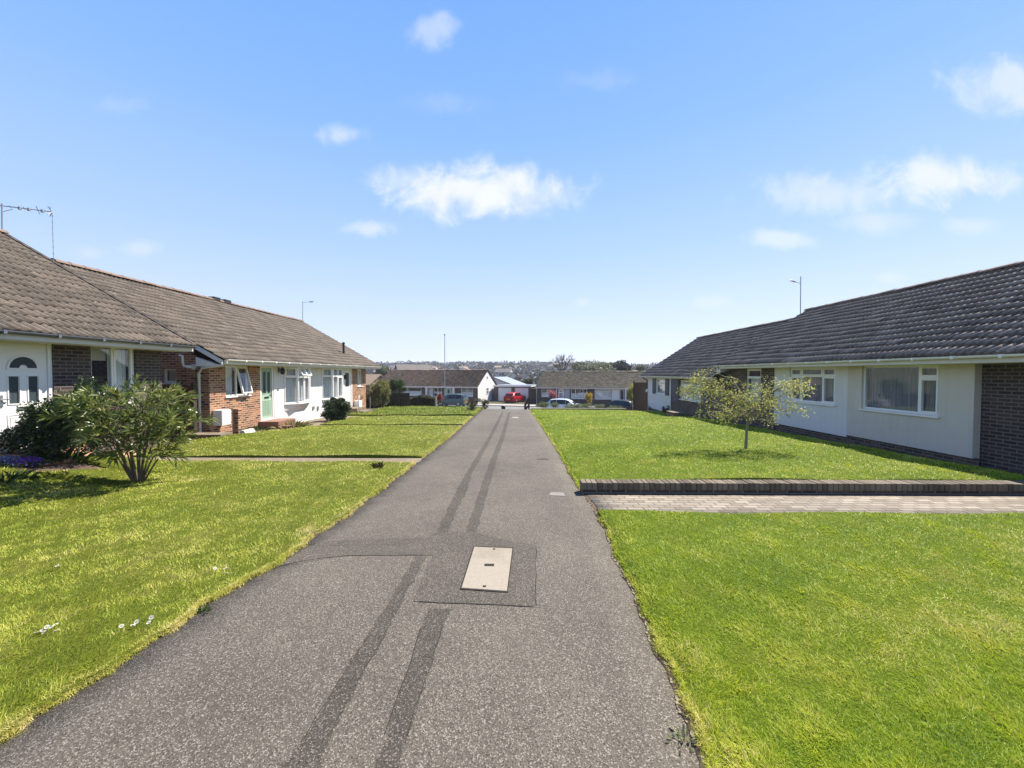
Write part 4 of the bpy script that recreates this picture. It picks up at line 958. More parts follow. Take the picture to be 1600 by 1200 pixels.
H6 = far_house('bungalow', 'dark brick bungalow pair with olive roof across the road behind the two right-hand cars', 'house', RO, 17.5, 8.0, ZB, -.25, 1.9, M['brick_dark'], M['roof_olive'], M['brick_dark'],
    [(T2(846), T2(865), .95, 2.1, 'w', TOP), (T2(872), T2(881), .05, 2.15, 'd', M['white_pvc'], dict(fan=(.25, .75, .8, .9), panes=[(.22, .42, .4, .72), (.58, .78, .4, .72)])), (T2(892), T2(917), .75, 2.12, 'w', [(0, .28, []), (.28, .75, []), (.75, 1, [])]), (T2(929), T2(955), .75, 2.1, 'w', [(0, .5, [.8]), (.5, 1, [.8])]), (T2(968), T2(975), .05, 2.1, 'd', M['black'], dict(panes=[(.25, .75, .55, .9)]))], seed=81,
    panels=[(T2(881.5), T2(890), .1, 2.15, plain('grey_panel', (.4, .43, .45), .5), 'porch_panel', .03), (T2(955.6), T2(967.5), .1, 2.12, M['white_render'], 'white_panel', .03), (T2(976.5), T2(978.3), 0, 2.2, M['white_pvc'], 'porch_post', .5), (T2(869.5), T2(870.5), 0, 2.2, M['white_pvc'], 'porch_post', .4), (T2(869.5), T2(891), 2.16, 2.25, M['white_pvc'], 'porch_beam', .45)])
# garages between them
GO = Vector((-3.55, 62.3, 0)); T3 = lambda px: tpar(GO, px); Lg = T3(829.5)
GA = thing('garage_block', 'flat-roofed pair of garages with white up-and-over doors behind the red car', 'garage', (GO.x, GO.y, ZB), -math.radians(16), local=True)
U, Nn = Vector((1, 0, 0)), Vector((0, -1, 0)); gops = [(T3(778), T3(799), -.4, 2.05), (T3(804), T3(825.5), -.4, 2.05)]
b = MB(); wall(b, (0, 0, 0), U, Nn, 0, Lg, -.4, 2.2, gops, .15)
b.quad((0, 0, -.4), (0, 5.5, -.4), (0, 5.5, 2.2), (0, 0, 2.2)); b.quad((Lg, 0, -.4), (Lg, 5.5, -.4), (Lg, 5.5, 2.2), (Lg, 0, 2.2)); b.quad((0, 5.5, -.4), (Lg, 5.5, -.4), (Lg, 5.5, 2.2), (0, 5.5, 2.2)); b.build('wall', M['brick_grey'], GA)
b = MB(); b.box(-.1, Lg + .1, -.2, 5.6, 2.201, 2.38); b.build('fascia', M['white_pvc'], GA); b = MB(); b.box(-.05, Lg + .05, -.15, 5.5, 2.381, 2.43); b.build('flat_roof', M['grey_metal'], GA)
for q in gops:
    b = MB(); b.obox((0, 0, 0), U, Nn, q[0] + .02, q[1] - .02, -.13, -.10, -.02, 2.04); k = q[0] + .12
    while k < q[1] - .15: b.obox((0, 0, 0), U, Nn, k, k + .12, -.10, -.088, .05, 1.98); k += .2
    d_ = b.build('garage_door', M['white_pvc'], GA); b = MB(); b.obox((0, 0, 0), U, Nn, (q[0] + q[1]) / 2 - .06, (q[0] + q[1]) / 2 + .06, -.09, -.06, .7, .78); b.build('handle', M['black'], d_)
G = thing('side_gate', 'blue-grey arched timber gate between the white gable and the garages', 'gate', (-4.6, 62.6, ZB))
b = MB(); x0, x1 = onY(762.5, 620, 62.6).x, onY(775, 620, 62.6).x; k = 9
for i in range(k):
    xa, xb = x0 + (x1 - x0) * i / k, x0 + (x1 - x0) * (i + .93) / k; hh = 1.55 + .35 * math.sin(math.pi * min(1, (i + 1.5) / (k)) * .55)
    b.box(xa, xb, 62.6, 62.64, ZB - .1, ZB + hh)
b.build('boards', plain('blue_grey_paint', (.13, .15, .20), .7, .2, vary=.15), G); 
for z in (.3, 1.2): b = MB(); b.box(x0, x1, 62.641, 62.68, ZB + z, ZB + z + .1); b.build('rail', M['wood_dark'], G)
G = thing('side_gate', 'dark brown timber gate at the left end of the olive-roofed bungalow', 'gate', (2.3, 57.8, ZB))
b = MB(); x0, x1 = onY(829.5, 620, 57.8).x, onY(838, 620, 57.8).x
for i in range(6): b.box(x0 + (x1 - x0) * i / 6, x0 + (x1 - x0) * (i + .94) / 6, 57.8, 57.84, ZB - .1, ZB + 2.05)
b.build('boards', M['wood_dark'], G); b = MB(); b.box(x1 + .01, x1 + .14, 57.75, 57.85, ZB - .1, ZB + 2.1); b.build('post', M['white_pvc'], G)
# a bungalow end and low roofs further back
def simple_house(name, label, cat, X, Y, w, d, eh, rh, rz, wm, rm, group=None, base=None):
    base = gz(X, Y) if base is None else base
    h = thing(name, label, cat, (X, Y, base), rz, group, local=True)
    b = MB()
    b.add([(-w / 2, -d / 2, -1.5), (w / 2, -d / 2, -1.5), (w / 2, d / 2, -1.5), (-w / 2, d / 2, -1.5), (-w / 2, -d / 2, eh), (w / 2, -d / 2, eh), (w / 2, d / 2, eh), (-w / 2, d / 2, eh), (-w / 2, 0, eh + rh), (w / 2, 0, eh + rh)],
          [(0, 1, 5, 4), (2, 3, 7, 6), (1, 2, 6, 9, 5), (3, 0, 4, 8, 7)])
    b.build('wall', wm, h)
    b = MB(); t = .15
    for sg in (-1, 1):
        b.prism([(-w / 2 - .3, sg * (d / 2 + .4), eh - .12 + .0), (-w / 2 - .3, 0, eh + rh + .08), (-w / 2 - .3, 0, eh + rh + .08 + t), (-w / 2 - .3, sg * (d / 2 + .4), eh - .12 + t)], (w + .6, 0, 0))
    b.build('roof', rm, h)
    b = MB(); n_ = max(2, int(w / 3)); 
    for i in range(n_):
        xx = -w / 2 + w * (i + .5) / n_; b.box(xx - .6, xx + .6, -d / 2 - .03, -d / 2 + .02, eh - 1.6, eh - .5)
    b.build('windows', M['door_glass'], h) if False else None
    for i in range(n_):
        xx = -w / 2 + w * (i + .5) / n_; b = MB(); b.box(xx - .6, xx + .6, -d / 2 - .03, -d / 2 + .02, eh - 1.6, eh - .5); b.build('window', M['door_glass'], h)
    return h
M['roof_solid'] = plain('far_grey_roof', (.16, .14, .125), .85, .2, vary=.25, scale=1.5)
M['roof_tan'] = plain('far_tan_roof', (.26, .19, .13), .85, .2, vary=.2, scale=1.5)
M['roof_red'] = plain('far_red_roof', (.22, .11, .08), .85, .2, vary=.2, scale=1.5)
M['roof_pale'] = plain('far_pale_roof', (.22, .26, .31), .6, .3, vary=.08)
M['far_white'] = plain('far_white_wall', (.60, .59, .56), .9, .1)
M['far_brick'] = plain('far_brick_wall', (.26, .16, .12), .9, .1, vary=.2)
M['far_buff'] = plain('far_buff_wall', (.46, .39, .30), .9, .1, vary=.15)
simple_house('garage', 'low tan-roofed garage at the left behind the tall olive shrub', 'garage', -28.5, 71, 9, 6, 2.3, 1.6, -.28, M['far_brick'], M['roof_tan'])
simple_house('outbuilding', 'outbuilding with a pale blue sheet roof behind the garages', 'outbuilding', -3.0, 74, 5.2, 9, 2.2, 1.5, 1.15, M['far_white'], M['roof_pale'], base=-2.9)
simple_house('house', 'white gabled house with a steep roof just over the garage roof', 'house', -1.6, 131, 8, 6.5, 2.6, 3.2, 1.75, M['far_white'], M['roof_solid'], base=-4)
simple_house('house', 'small white gabled house showing beside the olive roof end', 'house', 2.2, 118, 7, 5.5, 2.4, 2.8, 1.9, M['far_white'], M['roof_solid'], base=-4)
simple_house('house', 'pale house with a grey roof rising over the ridge of the white-gabled bungalow', 'house', -25.5, 98, 8, 8, 2.8, 2.5, .5, M['far_buff'], M['roof_solid'], base=-1.7)
# hillside housing: many individual houses
r = random.Random(17); hp_ = []
wm = [M['far_white'], M['far_white'], M['far_buff'], M['far_brick']]; rm = [M['roof_solid'], M['roof_tan'], M['roof_red'], M['roof_solid']]
wn = ['white', 'white', 'buff', 'brick']; rn = ['grey', 'tan', 'red-brown', 'grey']
protos = {}
tries = 0
while len(hp_) < 80 and tries < 4000:
    tries += 1
    Y = r.uniform(260, 660); px = r.uniform(585, 1010); X = (px - 807) / F * Y
    if any(abs(X - a) < 15 and abs(Y - c) < 18 for a, c in hp_): continue
    k = r.randrange(4); hp_.append((X, Y)); w = r.uniform(9, 15); rz = r.choice((0, 1.57)) + r.uniform(-.4, .4)
    if k not in protos:
        protos[k] = simple_house('distant_house', 'small %s house with %s roof on the distant hillside' % (wn[k], rn[k]), 'house', X, Y, 11, 8, 3.6, 2.2, rz, wm[k], rm[k], 'houses scattered over the distant hillside')
    else:
        c = copy_tree(protos[k]); c.location = (X, Y, gz(X, Y)); c.rotation_euler.z = rz; sc = r.uniform(.6, .95); c.scale = (sc, sc, sc)

# ================================================================== cars
def car(label, loc, rz, paint, style, group=None, glassm=None):
    """style: list of stations (x, sill z, belt z, roof z, half width, roof half width) from tail to nose"""
    c = thing('parked_car', label, 'car', loc, rz, group, local=True)
    st, wx, L_ = style['st'], style['wheels'], style
    b = MB(); n = len(st); rows = []
    for (x, zs_, zb, zr, hw, rw) in st:
        ring = [(-hw * .94, zs_), (-hw, zs_ + .22), (-hw, (zs_ + zb) / 2 + .08), (-hw * .965, zb), (-rw, zr - .05), (-rw * .8, zr), (rw * .8, zr), (rw, zr - .05), (hw * .965, zb), (hw, (zs_ + zb) / 2 + .08), (hw, zs_ + .22), (hw * .94, zs_)]
        rows.append([(x, y, z) for y, z in ring])
    V = [p for rr in rows for p in rr]; m = 12
    fs = [(i * m + k, i * m + k + 1, (i + 1) * m + k + 1, (i + 1) * m + k) for i in range(n - 1) for k in range(m - 1)]
    fs += [(i * m + m - 1, i * m, (i + 1) * m, (i + 1) * m + m - 1) for i in range(n - 1)]
    fs += [tuple(range(m)), tuple(range((n - 1) * m + m - 1, (n - 1) * m - 1, -1))]
    b.add(V, fs, 0, .5, True); body = b.build('body', paint, c)
    md = body.modifiers.new('split', 'EDGE_SPLIT'); md.split_angle = math.radians(38)
    def gl(idx, k0, k1, tag_='window', inset=.06):
        g = MB()
        for sgn in idx:
            i0, i1 = sgn[0], sgn[1]
            P = [Vector(rows[i0][k0]), Vector(rows[i1][k0]), Vector(rows[i1][k1]), Vector(rows[i0][k1])]
            ct = sum(P, Vector()) / 4; nn = (P[1] - P[0]).cross(P[3] - P[0]).normalized()
            if nn.dot(Vector((ct.x * .15, ct.y, .1))) < 0 and k0 != 5: nn = -nn
            Q = [ct + (p - ct) * (1 - inset) for p in P]
            g.add([q + nn * .012 for q in Q], [(0, 1, 2, 3)])
        g.build(tag_, M['car_window'], c)
    for (i0, i1) in style['side']: gl([(i0, i1)], 3, 4); gl([(i0, i1)], 8, 7)
    def screen(i0, i1, nm):
        g = MB(); A, B = rows[i0], rows[i1]
        lo, hi = (A, B) if A[6][2] < B[6][2] else (B, A)
        P = [Vector(lo[4]) + Vector((0, .03, .05)), Vector(lo[7]) + Vector((0, -.03, .05)), Vector(hi[7]) + Vector((0, -.06, -.0)), Vector(hi[4]) + Vector((0, .06, -.0))]
        nn = (P[1] - P[0]).cross(P[3] - P[0]).normalized(); nn = nn if nn.z > 0 else -nn
        g.add([p + nn * .03 for p in P], [(0, 1, 2, 3)]); g.build(nm, M['car_window'], c)
    screen(*style['rear'], 'rear_window'); screen(*style['front'], 'windscreen')
    for x in wx:
        for sy in (-1, 1):
            hw = style['track']; b = MB(); b.lathe((x, sy * (hw - .2), .31), [(.2, 0), (.31, .0), (.315, .03), (.315, .17), (.30, .205), (.2, .205)], 20, axis=(0, sy, 0)); w_ = b.build('wheel', M['black'], c)
            b = MB(); b.lathe((x, sy * (hw + .004), .31), [(.205, -.02), (.205, .0), (.17, .006), (.05, .012)], 20, axis=(0, sy, 0)); b.build('rim', M['grey_metal'], w_)
            b = MB(); b.lathe((x, sy * (hw + .001), .33), [(.37, -.05), (.37, .002)], 20, axis=(0, sy, 0)); b.build('wheel_arch', M['black'], c)
    x0, x1 = st[0][0], st[-1][0]; hw0, hw1 = st[0][4], st[-1][4]
    for sy in (-1, 1):
        b = MB(); b.box(x0 - .02, x0 + .12, min(sy * hw0 * .6, sy * hw0 * 1.0), max(sy * hw0 * .6, sy * hw0 * 1.0), st[0][2] - .22, st[0][2] - .02); b.build('tail_light', M['tail_red'], c, bevel=.02)
        b = MB(); b.box(x1 - .16, x1 + .015, min(sy * hw1 * .55, sy * hw1 * 1.02), max(sy * hw1 * .55, sy * hw1 * 1.02), st[-1][2] - .2, st[-1][2] - .04); b.build('headlight', M['lamp_clear'], c, bevel=.02)
        xm = st[style['side'][-1][1]][0] - .1; b = MB(); b.box(xm - .1, xm + .08, min(sy * .88, sy * 1.04), max(sy * .88, sy * 1.04), st[4][2] + .0, st[4][2] + .14); b.build('wing_mirror', paint, c, bevel=.03)
    for (x, nm) in ((x0, 'rear_bumper'), (x1, 'front_bumper')):
        s_ = -1 if x == x0 else 1; b = MB(); b.box(min(x, x + s_ * .05), max(x, x + s_ * .05), -hw0 * .9, hw0 * .9, .22, .45); b.build(nm, M['black'] if nm == 'front_bumper' else paint, c, bevel=.03)
        b = MB(); b.box(min(x, x + s_ * .06), max(x, x + s_ * .06), -.26, .26, .48, .59); b.build('number_plate', M['white_pvc'] if s_ > 0 else M['plate_yellow'], c)
    return c
M['car_window'] = plain('dark_car_window', (.008, .010, .014), .08, .45)
M['tail_red'] = plain('tail_red', (.30, .01, .01), .25, .6); M['lamp_clear'] = plain('lamp_clear', (.55, .57, .6), .15, .7); M['plate_yellow'] = plain('plate_yellow', (.6, .45, .05), .5, .3)
hatch = dict(st=[(-2.1, .30, .78, .95, .78, .66), (-2.02, .22, .93, 1.02, .86, .68), (-1.55, .2, .95, 1.40, .89, .62), (-.9, .2, .94, 1.47, .90, .62), (.1, .2, .92, 1.46, .90, .62), (.55, .2, .92, 1.30, .90, .62), (1.1, .2, .92, .97, .89, .70), (1.7, .2, .82, .86, .87, .68), (2.12, .28, .64, .68, .76, .58)],
             side=[(2, 3), (3, 4), (4, 5)], rear=(1, 2), front=(5, 6), wheels=(-1.3, 1.28), track=.885)
mpv = dict(st=[(-1.95, .3, .85, 1.02, .76, .66), (-1.9, .22, .98, 1.12, .84, .68), (-1.62, .2, 1.0, 1.52, .86, .62), (-.8, .2, .98, 1.60, .87, .62), (.2, .2, .96, 1.56, .87, .62), (.75, .2, .96, 1.36, .87, .62), (1.3, .2, .96, 1.03, .86, .68), (1.7, .2, .85, .9, .84, .66), (1.98, .28, .64, .7, .74, .56)],
           side=[(2, 3), (3, 4), (4, 5)], rear=(1, 2), front=(5, 6), wheels=(-1.22, 1.2), track=.855)
def paint(name, c, metal=.3): return plain(name, c, .35, .3, metal, vary=.02, coat=.12)
rz0 = -math.radians(16)
def on_road(px, s_off):            # a point on the road under picture column px at road offset s
    k = (px - 807) / F; Y = (s_off - .9) / (C16 + k * S16 * .9); return Vector((k * Y, Y, gz(k * Y, Y)))
p = on_road(706, 47.6); car('dark teal-blue small people carrier parked left of the path beyond the lawn', p, rz0 + math.pi, paint('teal_paint', (.07, .11, .105), .2), mpv)
p = on_road(884, 43.0); car('silver-white hatchback parked behind the lavender to the right of the path', p, rz0, paint('silver_paint', (.50, .55, .60)), hatch)
p = on_road(966, 43.2); car('black hatchback parked at the right near the dark fence', p, rz0 + math.pi - .55, paint('black_paint', (.006, .006, .008), 0), hatch)
p = Vector((onY(805, 629, 59.5).x, 59.5, gz(-.2, 59.5))); car('red hatchback standing on the drive before the garages', p, math.radians(62), paint('red_paint', (.42, .012, .018), .1), hatch)

# ================================================================== street lamps and small street things
def lamp(label, px, ytop, ybase, Y, arm=None, rbase=.08, cap=True):
    base = onY(px, ybase, Y); base.z = gz(base.x, Y) ; top = onY(px, ytop, Y)
    t = thing('street_lamp', label, 'street lamp', base); b = MB(); h = top.z - base.z
    b.tube([base - Vector((0, 0, .2)), base + Vector((0, 0, h * .2))], rbase, 10); b.tube([base + Vector((0, 0, h * .2)), top], [rbase * .75, rbase * .5], 10); b.build('pole', M['grey_metal'], t)
    if arm:
        e = onY(arm[0], arm[1], Y); q = onY(px, arm[2], Y); b = MB(); b.tube([q, q.lerp(e, .6) , e], rbase * .35, 8); b.build('arm', M['grey_metal'], t)
        b = MB(); d = (e - q).normalized(); b.lathe(e - d * .35 - Vector((0, 0, .0)), [(.03, 0), (.075, .1), (.075, .5), (.03, .6)], 10, axis=d); b.build('lantern', M['grey_metal'], t)
    else:
        b = MB(); b.lathe(top, [(.06, 0), (.13, .05), (.13, .16), (.03, .2)], 10); b.build('lantern', M['grey_metal'], t)
lamp('tall pale street lamp column behind the dark people carrier', 695, 524, 630, 52.5)
lamp('street lamp rising over the dip between the two right-hand roofs', 1251, 432, 560, 40, (1238, 439, 443))
lamp('street lamp with a short arm showing over the left pair’s ridge end', 473, 471, 600, 52, (487, 471.5, 472.5), .07)
lamp('small distant street lamp over the roof edge of the navy-shuttered house', 1008.5, 569, 600, 95, (1004.5, 569, 570), .1)
G = thing('bollard', 'short black bollard at the far end of the path', 'bollard', (onY(786.5, 640, 29).x, 29, gz(-.9, 29)))
q = Vector(G.location); zt = onY(786.5, 633.6, 29).z
b = MB(); b.lathe((q.x, q.y, q.z - .2), [(.15, 0), (.15, zt - q.z + .1), (.17, zt - q.z + .12), (.17, zt - q.z + .17), (.08, zt - q.z + .2)], 14); b.build('body', M['black'], G)
G = thing('path_railing', 'dark timber post and rail sloping down at the far right end of the path', 'railing', (onY(826, 640, 27).x, 27, gz(.8, 27)))
q = Vector(G.location); a_ = onY(826.5, 620, 27); b = MB(); b.box(a_.x - .05, a_.x + .05, 26.98, 27.1, q.z - .1, a_.z); e_ = onY(820.5, 640, 28.6); b.build('post', M['wood_dark'], G); b = MB(); b.box(e_.x - .07, e_.x + .07, 28.55, 28.7, gz(e_.x, 28.6) - .1, e_.z + .35); b.build('post', M['wood_dark'], G)
b = MB(); b.tube([a_ - Vector((0, 0, .1)), Vector((e_.x, 28.6, e_.z + .3))], .08, 6, smooth=False); b.build('rail', M['wood_dark'], G); b = MB(); b.tube([a_ - Vector((0, 0, .55)), Vector((e_.x, 28.6, e_.z - .05))], .07, 6, smooth=False); b.build('rail', M['wood_dark'], G)
G = thing('white_marker_post', 'slim whitish post on the grass edge left of the dark people carrier', 'post', onY(681.5, 641, 27.5))
q = Vector(G.location); b = MB(); zt = onY(681.5, 618, 27.5).z; b.box(q.x - .045, q.x + .045, q.y - .04, q.y + .04, gz(q.x, q.y) - .1, zt); b.build('post', M['wood_pale'], G); b = MB(); b.box(q.x - .12, q.x + .08, q.y - .06, q.y - .041, zt - .02, zt + .14); b.build('plate', M['black'], G)
G = thing('kerb_stone', 'long pale kerb stone ending the right lawn below the lavender', 'kerb', (5.5, 26.4, -.75))
b = MB(); ka, kb = onP(828, 641).x + .1, onP(991, 643).x
b.box(ka, kb, 26.3, 26.55, gz(5, 26.4) - .2, gz(5, 26.4) + .16); b.build('stone', M['edging'], G, bevel=.02)
G = thing('back_fence', 'brown timber fence behind the tall olive shrub by the left pair', 'fence', (-10.3, 28.6, -1))
b = MB(); xa, xb = onY(571, 630, 28.6).x - .6, onY(640, 630, 28.6).x; k = xa
while k < xb: b.box(k, k + .14, 28.6, 28.63, gz(k, 28.6) - .2, onY(600, 614 + 2 * math.sin(k * 40) * .1, 28.6).z); k += .147
b.build('boards', M['wood_dark'], G); b = MB(); b.box(xa, xb, 28.631, 28.67, -.6, -.5); b.build('rail', M['wood_dark'], G)
# ================================================================== vegetation
M['leaf_long'] = mat_leaf('long_leaf', (.07, .105, .02), (.235, .285, .07), (.6, .53, .25), .35, .3, .6)
M['leaf_dark'] = mat_leaf('dark_glossy_leaf', (.018, .038, .014), (.04, .075, .022), (.085, .13, .04), .2, .32, .5)
M['leaf_mid'] = mat_leaf('mid_green_leaf', (.03, .06, .015), (.07, .12, .03), (.12, .17, .05), .3)
M['leaf_yellow'] = mat_leaf('young_yellow_leaf', (.13, .145, .03), (.36, .37, .09), (.62, .60, .23), .45)
M['leaf_olive'] = mat_leaf('olive_leaf', (.15, .165, .055), (.31, .31, .12), (.5, .45, .23), .3)
M['leaf_grey'] = mat_leaf('grey_green_leaf', (.15, .18, .09), (.28, .32, .17), (.40, .44, .28), .25)
M['leaf_hedge'] = mat_leaf('brown_hedge_leaf', (.05, .05, .022), (.10, .092, .04), (.16, .135, .065), .2)
M['petal_purple'] = mat_leaf('purple_petal', (.24, .07, .5), (.38, .15, .7), (.55, .3, .8), .3)
M['petal_blue'] = mat_leaf('blue_petal', (.2, .22, .55), (.36, .38, .7), (.7, .7, .85), .3)
M['petal_pink'] = mat_leaf('pink_petal', (.42, .10, .12), (.5, .18, .2), (.6, .35, .35), .3)
M['petal_red'] = mat_leaf('red_leaf', (.25, .03, .025), (.42, .07, .05), (.5, .14, .1), .3)
M['petal_yellow'] = mat_leaf('yellow_petal', (.5, .32, .02), (.65, .46, .04), (.7, .55, .1), .3)
M['leaf_pale'] = mat_leaf('pale_weed_leaf', (.22, .25, .10), (.36, .38, .18), (.5, .48, .28), .3)
M['petal_white'] = mat_leaf('white_petal', (.7, .7, .68), (.8, .8, .78), None, .2)
M['leaf_far'] = mat_leaf('far_tree_leaf', (.14, .155, .085), (.23, .245, .14), (.32, .32, .2), .2)
M['leaf_fardark'] = mat_leaf('far_dark_leaf', (.032, .036, .030), (.065, .066, .052), (.10, .092, .075), .15)
M['leaf_bare'] = mat_leaf('far_bare_twig', (.13, .105, .085), (.20, .165, .13), None, .1)
def clumped(rng, centre, radii, n, clumps=26, spread=.30, shell=.75):
    """points gathered in clumps through an ellipsoid: lumpy outline, gaps between the clumps"""
    c = np.array(centre, float); R = np.array(radii, float)
    d = unit(rng.normal(size=(clumps, 3))); rad = shell * rng.random((clumps, 1)) ** .4
    cc = d * rad; ci = rng.integers(0, clumps, n); sp = spread * (.6 + .8 * rng.random(clumps))
    q = cc[ci] + unit(rng.normal(size=(n, 3))) * (rng.random((n, 1)) ** .5) * sp[ci][:, None]
    tone = rng.random(clumps)[ci] * .5
    return c + q * R, q, tone
def bush(name, label, cat, base, radii, n, leaf, mat, clumps=26, spread=.32, group=None, stem=M['bark'], aspect=.45, upb=.3, nst=7, zc=None, droop=.15, seed=0, tiltv=None, shell=.75):
    rng = np.random.default_rng(seed + 100); base = Vector(base)
    t = thing(name, label, cat, base, group=group); zc = radii[2] * .95 if zc is None else zc
    pos, q, tone = clumped(rng, (base.x, base.y, base.z + zc), radii, n, clumps, spread, shell)
    pos[:, 2] = np.maximum(pos[:, 2], base.z + .02)
    ax = q + rng.normal(size=q.shape) * .55 + np.array([0, 0, upb])
    leaf_mesh('crown', pos, ax, leaf * (.6 + .8 * rng.random(n)), leaf * aspect * (.7 + .6 * rng.random(n)), mat, t, np.clip(tone + rng.random(n) * .55, 0, 1), droop, rng)
    b = MB()
    for k in range(nst):
        a = 2 * math.pi * k / nst + rng.random(); e = Vector((base.x + math.cos(a) * radii[0] * .6, base.y + math.sin(a) * radii[1] * .6, base.z + zc + radii[2] * .3 * rng.random()))
        m = base.lerp(e, .5) + Vector((0, 0, .15 * radii[2])); rr = .012 + .012 * radii[2]
        b.tube([base - Vector((0, 0, .05)), m, e], [rr, rr * .7, rr * .3], 5)
    b.build('stems', stem, t); return t
def at(px, py): p = onP(px, py); return Vector((p.x, p.y, gz(p.x, p.y)))

# the long-leaved shrub on the left lawn
base = at(216, 755); base.z += .02
SH = thing('shrub', 'open multi-stemmed shrub with long narrow leaves on the left lawn', 'shrub', base)
rng = np.random.default_rng(5); b = MB(); tips = []
sc = base.y / F
cx, cz = base.x - 10 * sc, base.z + 1.12
NS = 16
for k in range(NS):
    a = 2 * math.pi * k / NS + rng.normal() * .2; rad = (1.0, .72, .45)[k % 3] * rng.uniform(.85, 1.05)
    e = Vector((cx + math.cos(a) * rad * .82, base.y + math.sin(a) * rad * .62, base.z + .66 + 1.16 * math.sqrt(max(0, 1 - (rad / 1.12) ** 2)) * rng.uniform(.82, 1.05)))
    m1 = base.lerp(e, .3) + Vector((math.cos(a) * .02, 0, -.02)); m2 = base.lerp(e, .65) + Vector((math.cos(a) * .04, 0, .03))
    b.tube([base + Vector((math.cos(a) * .035, math.sin(a) * .035, -.08)), m1, m2, e], [.017, .013, .009, .005], 6)
    tips.append((e, (e - m2).normalized()))
    for j in range(11):
        s = m1.lerp(m2, rng.uniform(.35, 1)) if j < 5 else m2.lerp(e, rng.uniform(0, .8))
        dd = Vector((math.cos(a), math.sin(a), .35)) + Vector(rng.normal(size=3) * .8); dd.z = dd.z * .5 + .15; dd.normalize()
        e2 = s + dd * rng.uniform(.2, .46)
        if e2.z < base.z + .36: e2.z = base.z + .36 + .2 * rng.random()
        b.tube([s, s.lerp(e2, .5) + Vector((0, 0, -.02)), e2], [.007, .006, .004], 5)
        tips.append((e2, (e2 - s).normalized()))
b.build('stems', M['bark'], SH)
P, A, TT = [], [], []
for (e, d) in tips:
    tone = rng.random() * .35
    for j in range(17):
        th = rng.uniform(0, 2 * math.pi); sp = rng.uniform(.3, 1.15); back = rng.random() * .20
        s = d.cross(Vector((0, 0, 1))); s = s.normalized() if s.length > .01 else Vector((1, 0, 0)); u_ = s.cross(d)
        ax = d * math.cos(sp) + (s * math.cos(th) + u_ * math.sin(th)) * math.sin(sp) + Vector((0, 0, .3))
        P.append(e - d * back); A.append(ax); TT.append(min(1, tone + rng.random() * .4 + (.4 if rng.random() < .16 else 0)))
n_ = len(P)
leaf_mesh('leaves', np.array(P), np.array(A), .13 + .11 * rng.random(n_), .024 + .012 * rng.random(n_), M['leaf_long'], SH, np.array(TT), .16, rng)

# dense dark bush and climber in front of the near left house
bush('shrub', 'dense dark-leaved bush in front of the white fanlight door', 'shrub', (-8.5, 7.3, gz(-8.5, 7.3)), (1.0, .55, .66), 11000, .062, M['leaf_dark'], 40, .3, aspect=.55, seed=1, zc=.58)
bush('climbing_shrub', 'dark wall shrub climbing between the fanlight door and the window', 'shrub', (-8.95, 8.25, gz(-8.95, 8.25)), (.3, .45, .95), 4200, .06, M['leaf_dark'], 30, .32, aspect=.5, seed=2, zc=1.0)
def flowerclump(label, px, py, rx, ry, h, mat, n, leafm=None, seed=0):
    p = at(px, py); rng = np.random.default_rng(seed); t = thing('flower_clump', label, 'flowers', p)
    q = rng.normal(size=(n, 2)) * .45; pos = np.stack([p.x + q[:, 0] * rx, p.y + q[:, 1] * ry, p.z + .02 + h * (.4 + .6 * rng.random(n)) * np.exp(-(q ** 2).sum(1))], 1)
    leaf_mesh('flowers', pos, rng.normal(size=(n, 3)) + np.array([0, 0, .8]), .03, .028, mat, t, None, 0, rng)
    m = n; q = rng.normal(size=(m, 2)) * .5; pos = np.stack([p.x + q[:, 0] * rx, p.y + q[:, 1] * ry, p.z + .01 + 0 * q[:, 0]], 1)
    leaf_mesh('leaves', pos, rng.normal(size=(m, 3)) * .5 + np.array([0, 0, 1]), h * .8, .02, leafm or M['leaf_mid'], t, None, .2, rng)
flowerclump('spreading clump of pale blue flowers at the left picture edge', 10, 752, .32, .2, .16, M['petal_blue'], 500, seed=1)
flowerclump('bright purple cushion of flowers in the left bed', 46, 750, .26, .2, .13, M['petal_purple'], 800, seed=2)
flowerclump('small purple flower tuft under the dark bush', 78, 743, .14, .12, .12, M['petal_purple'], 160, seed=3)
def tuft(label, px, py, r, h, n, mat, seed=0, name='leaf_tuft', w=.02, cat='plant', tilt=1.4):
    p = at(px, py); rng = np.random.default_rng(seed); t = thing(name, label, cat, p)
    q = rng.normal(size=(n, 2)) * .4; pos = np.stack([p.x + q[:, 0] * r, p.y + q[:, 1] * r, np.full(n, p.z)], 1)
    ax = np.stack([q[:, 0] * tilt, q[:, 1] * tilt, np.full(n, 1.0)], 1) + rng.normal(size=(n, 3)) * .18 * tilt
    leaf_mesh('leaves', pos, ax, h * (.6 + .7 * rng.random(n)), w, mat, t, None, .3, rng); return t
tuft('tuft of strappy green leaves right of the purple flowers', 103, 741, .34, .3, 130, M['leaf_mid'], 1)
tuft('tuft of strappy leaves in the lawn edge below the blue flowers', 10, 768, .3, .22, 130, M['leaf_mid'], 2)
tuft('dark reddish weed beside the stone cross path left of the main path', 592, 733, .07, .19, 46, M['leaf_hedge'], 3, 'weed', .04, tilt=.6)
tuft('pale twiggy young plant by the step of the sage green door', 454, 669, .5, .42, 130, M['leaf_olive'], 4, 'young_plant', .03)
tuft('patch of low leaves against the red brick wall', 388, 674, .45, .25, 200, M['leaf_mid'], 5, 'leaf_tuft', .035)
tuft('small pale weed leaning onto the path at the bottom right edge', 1070, 1160, .07, .042, 34, M['leaf_pale'], 6, 'weed', .017, tilt=2.0)
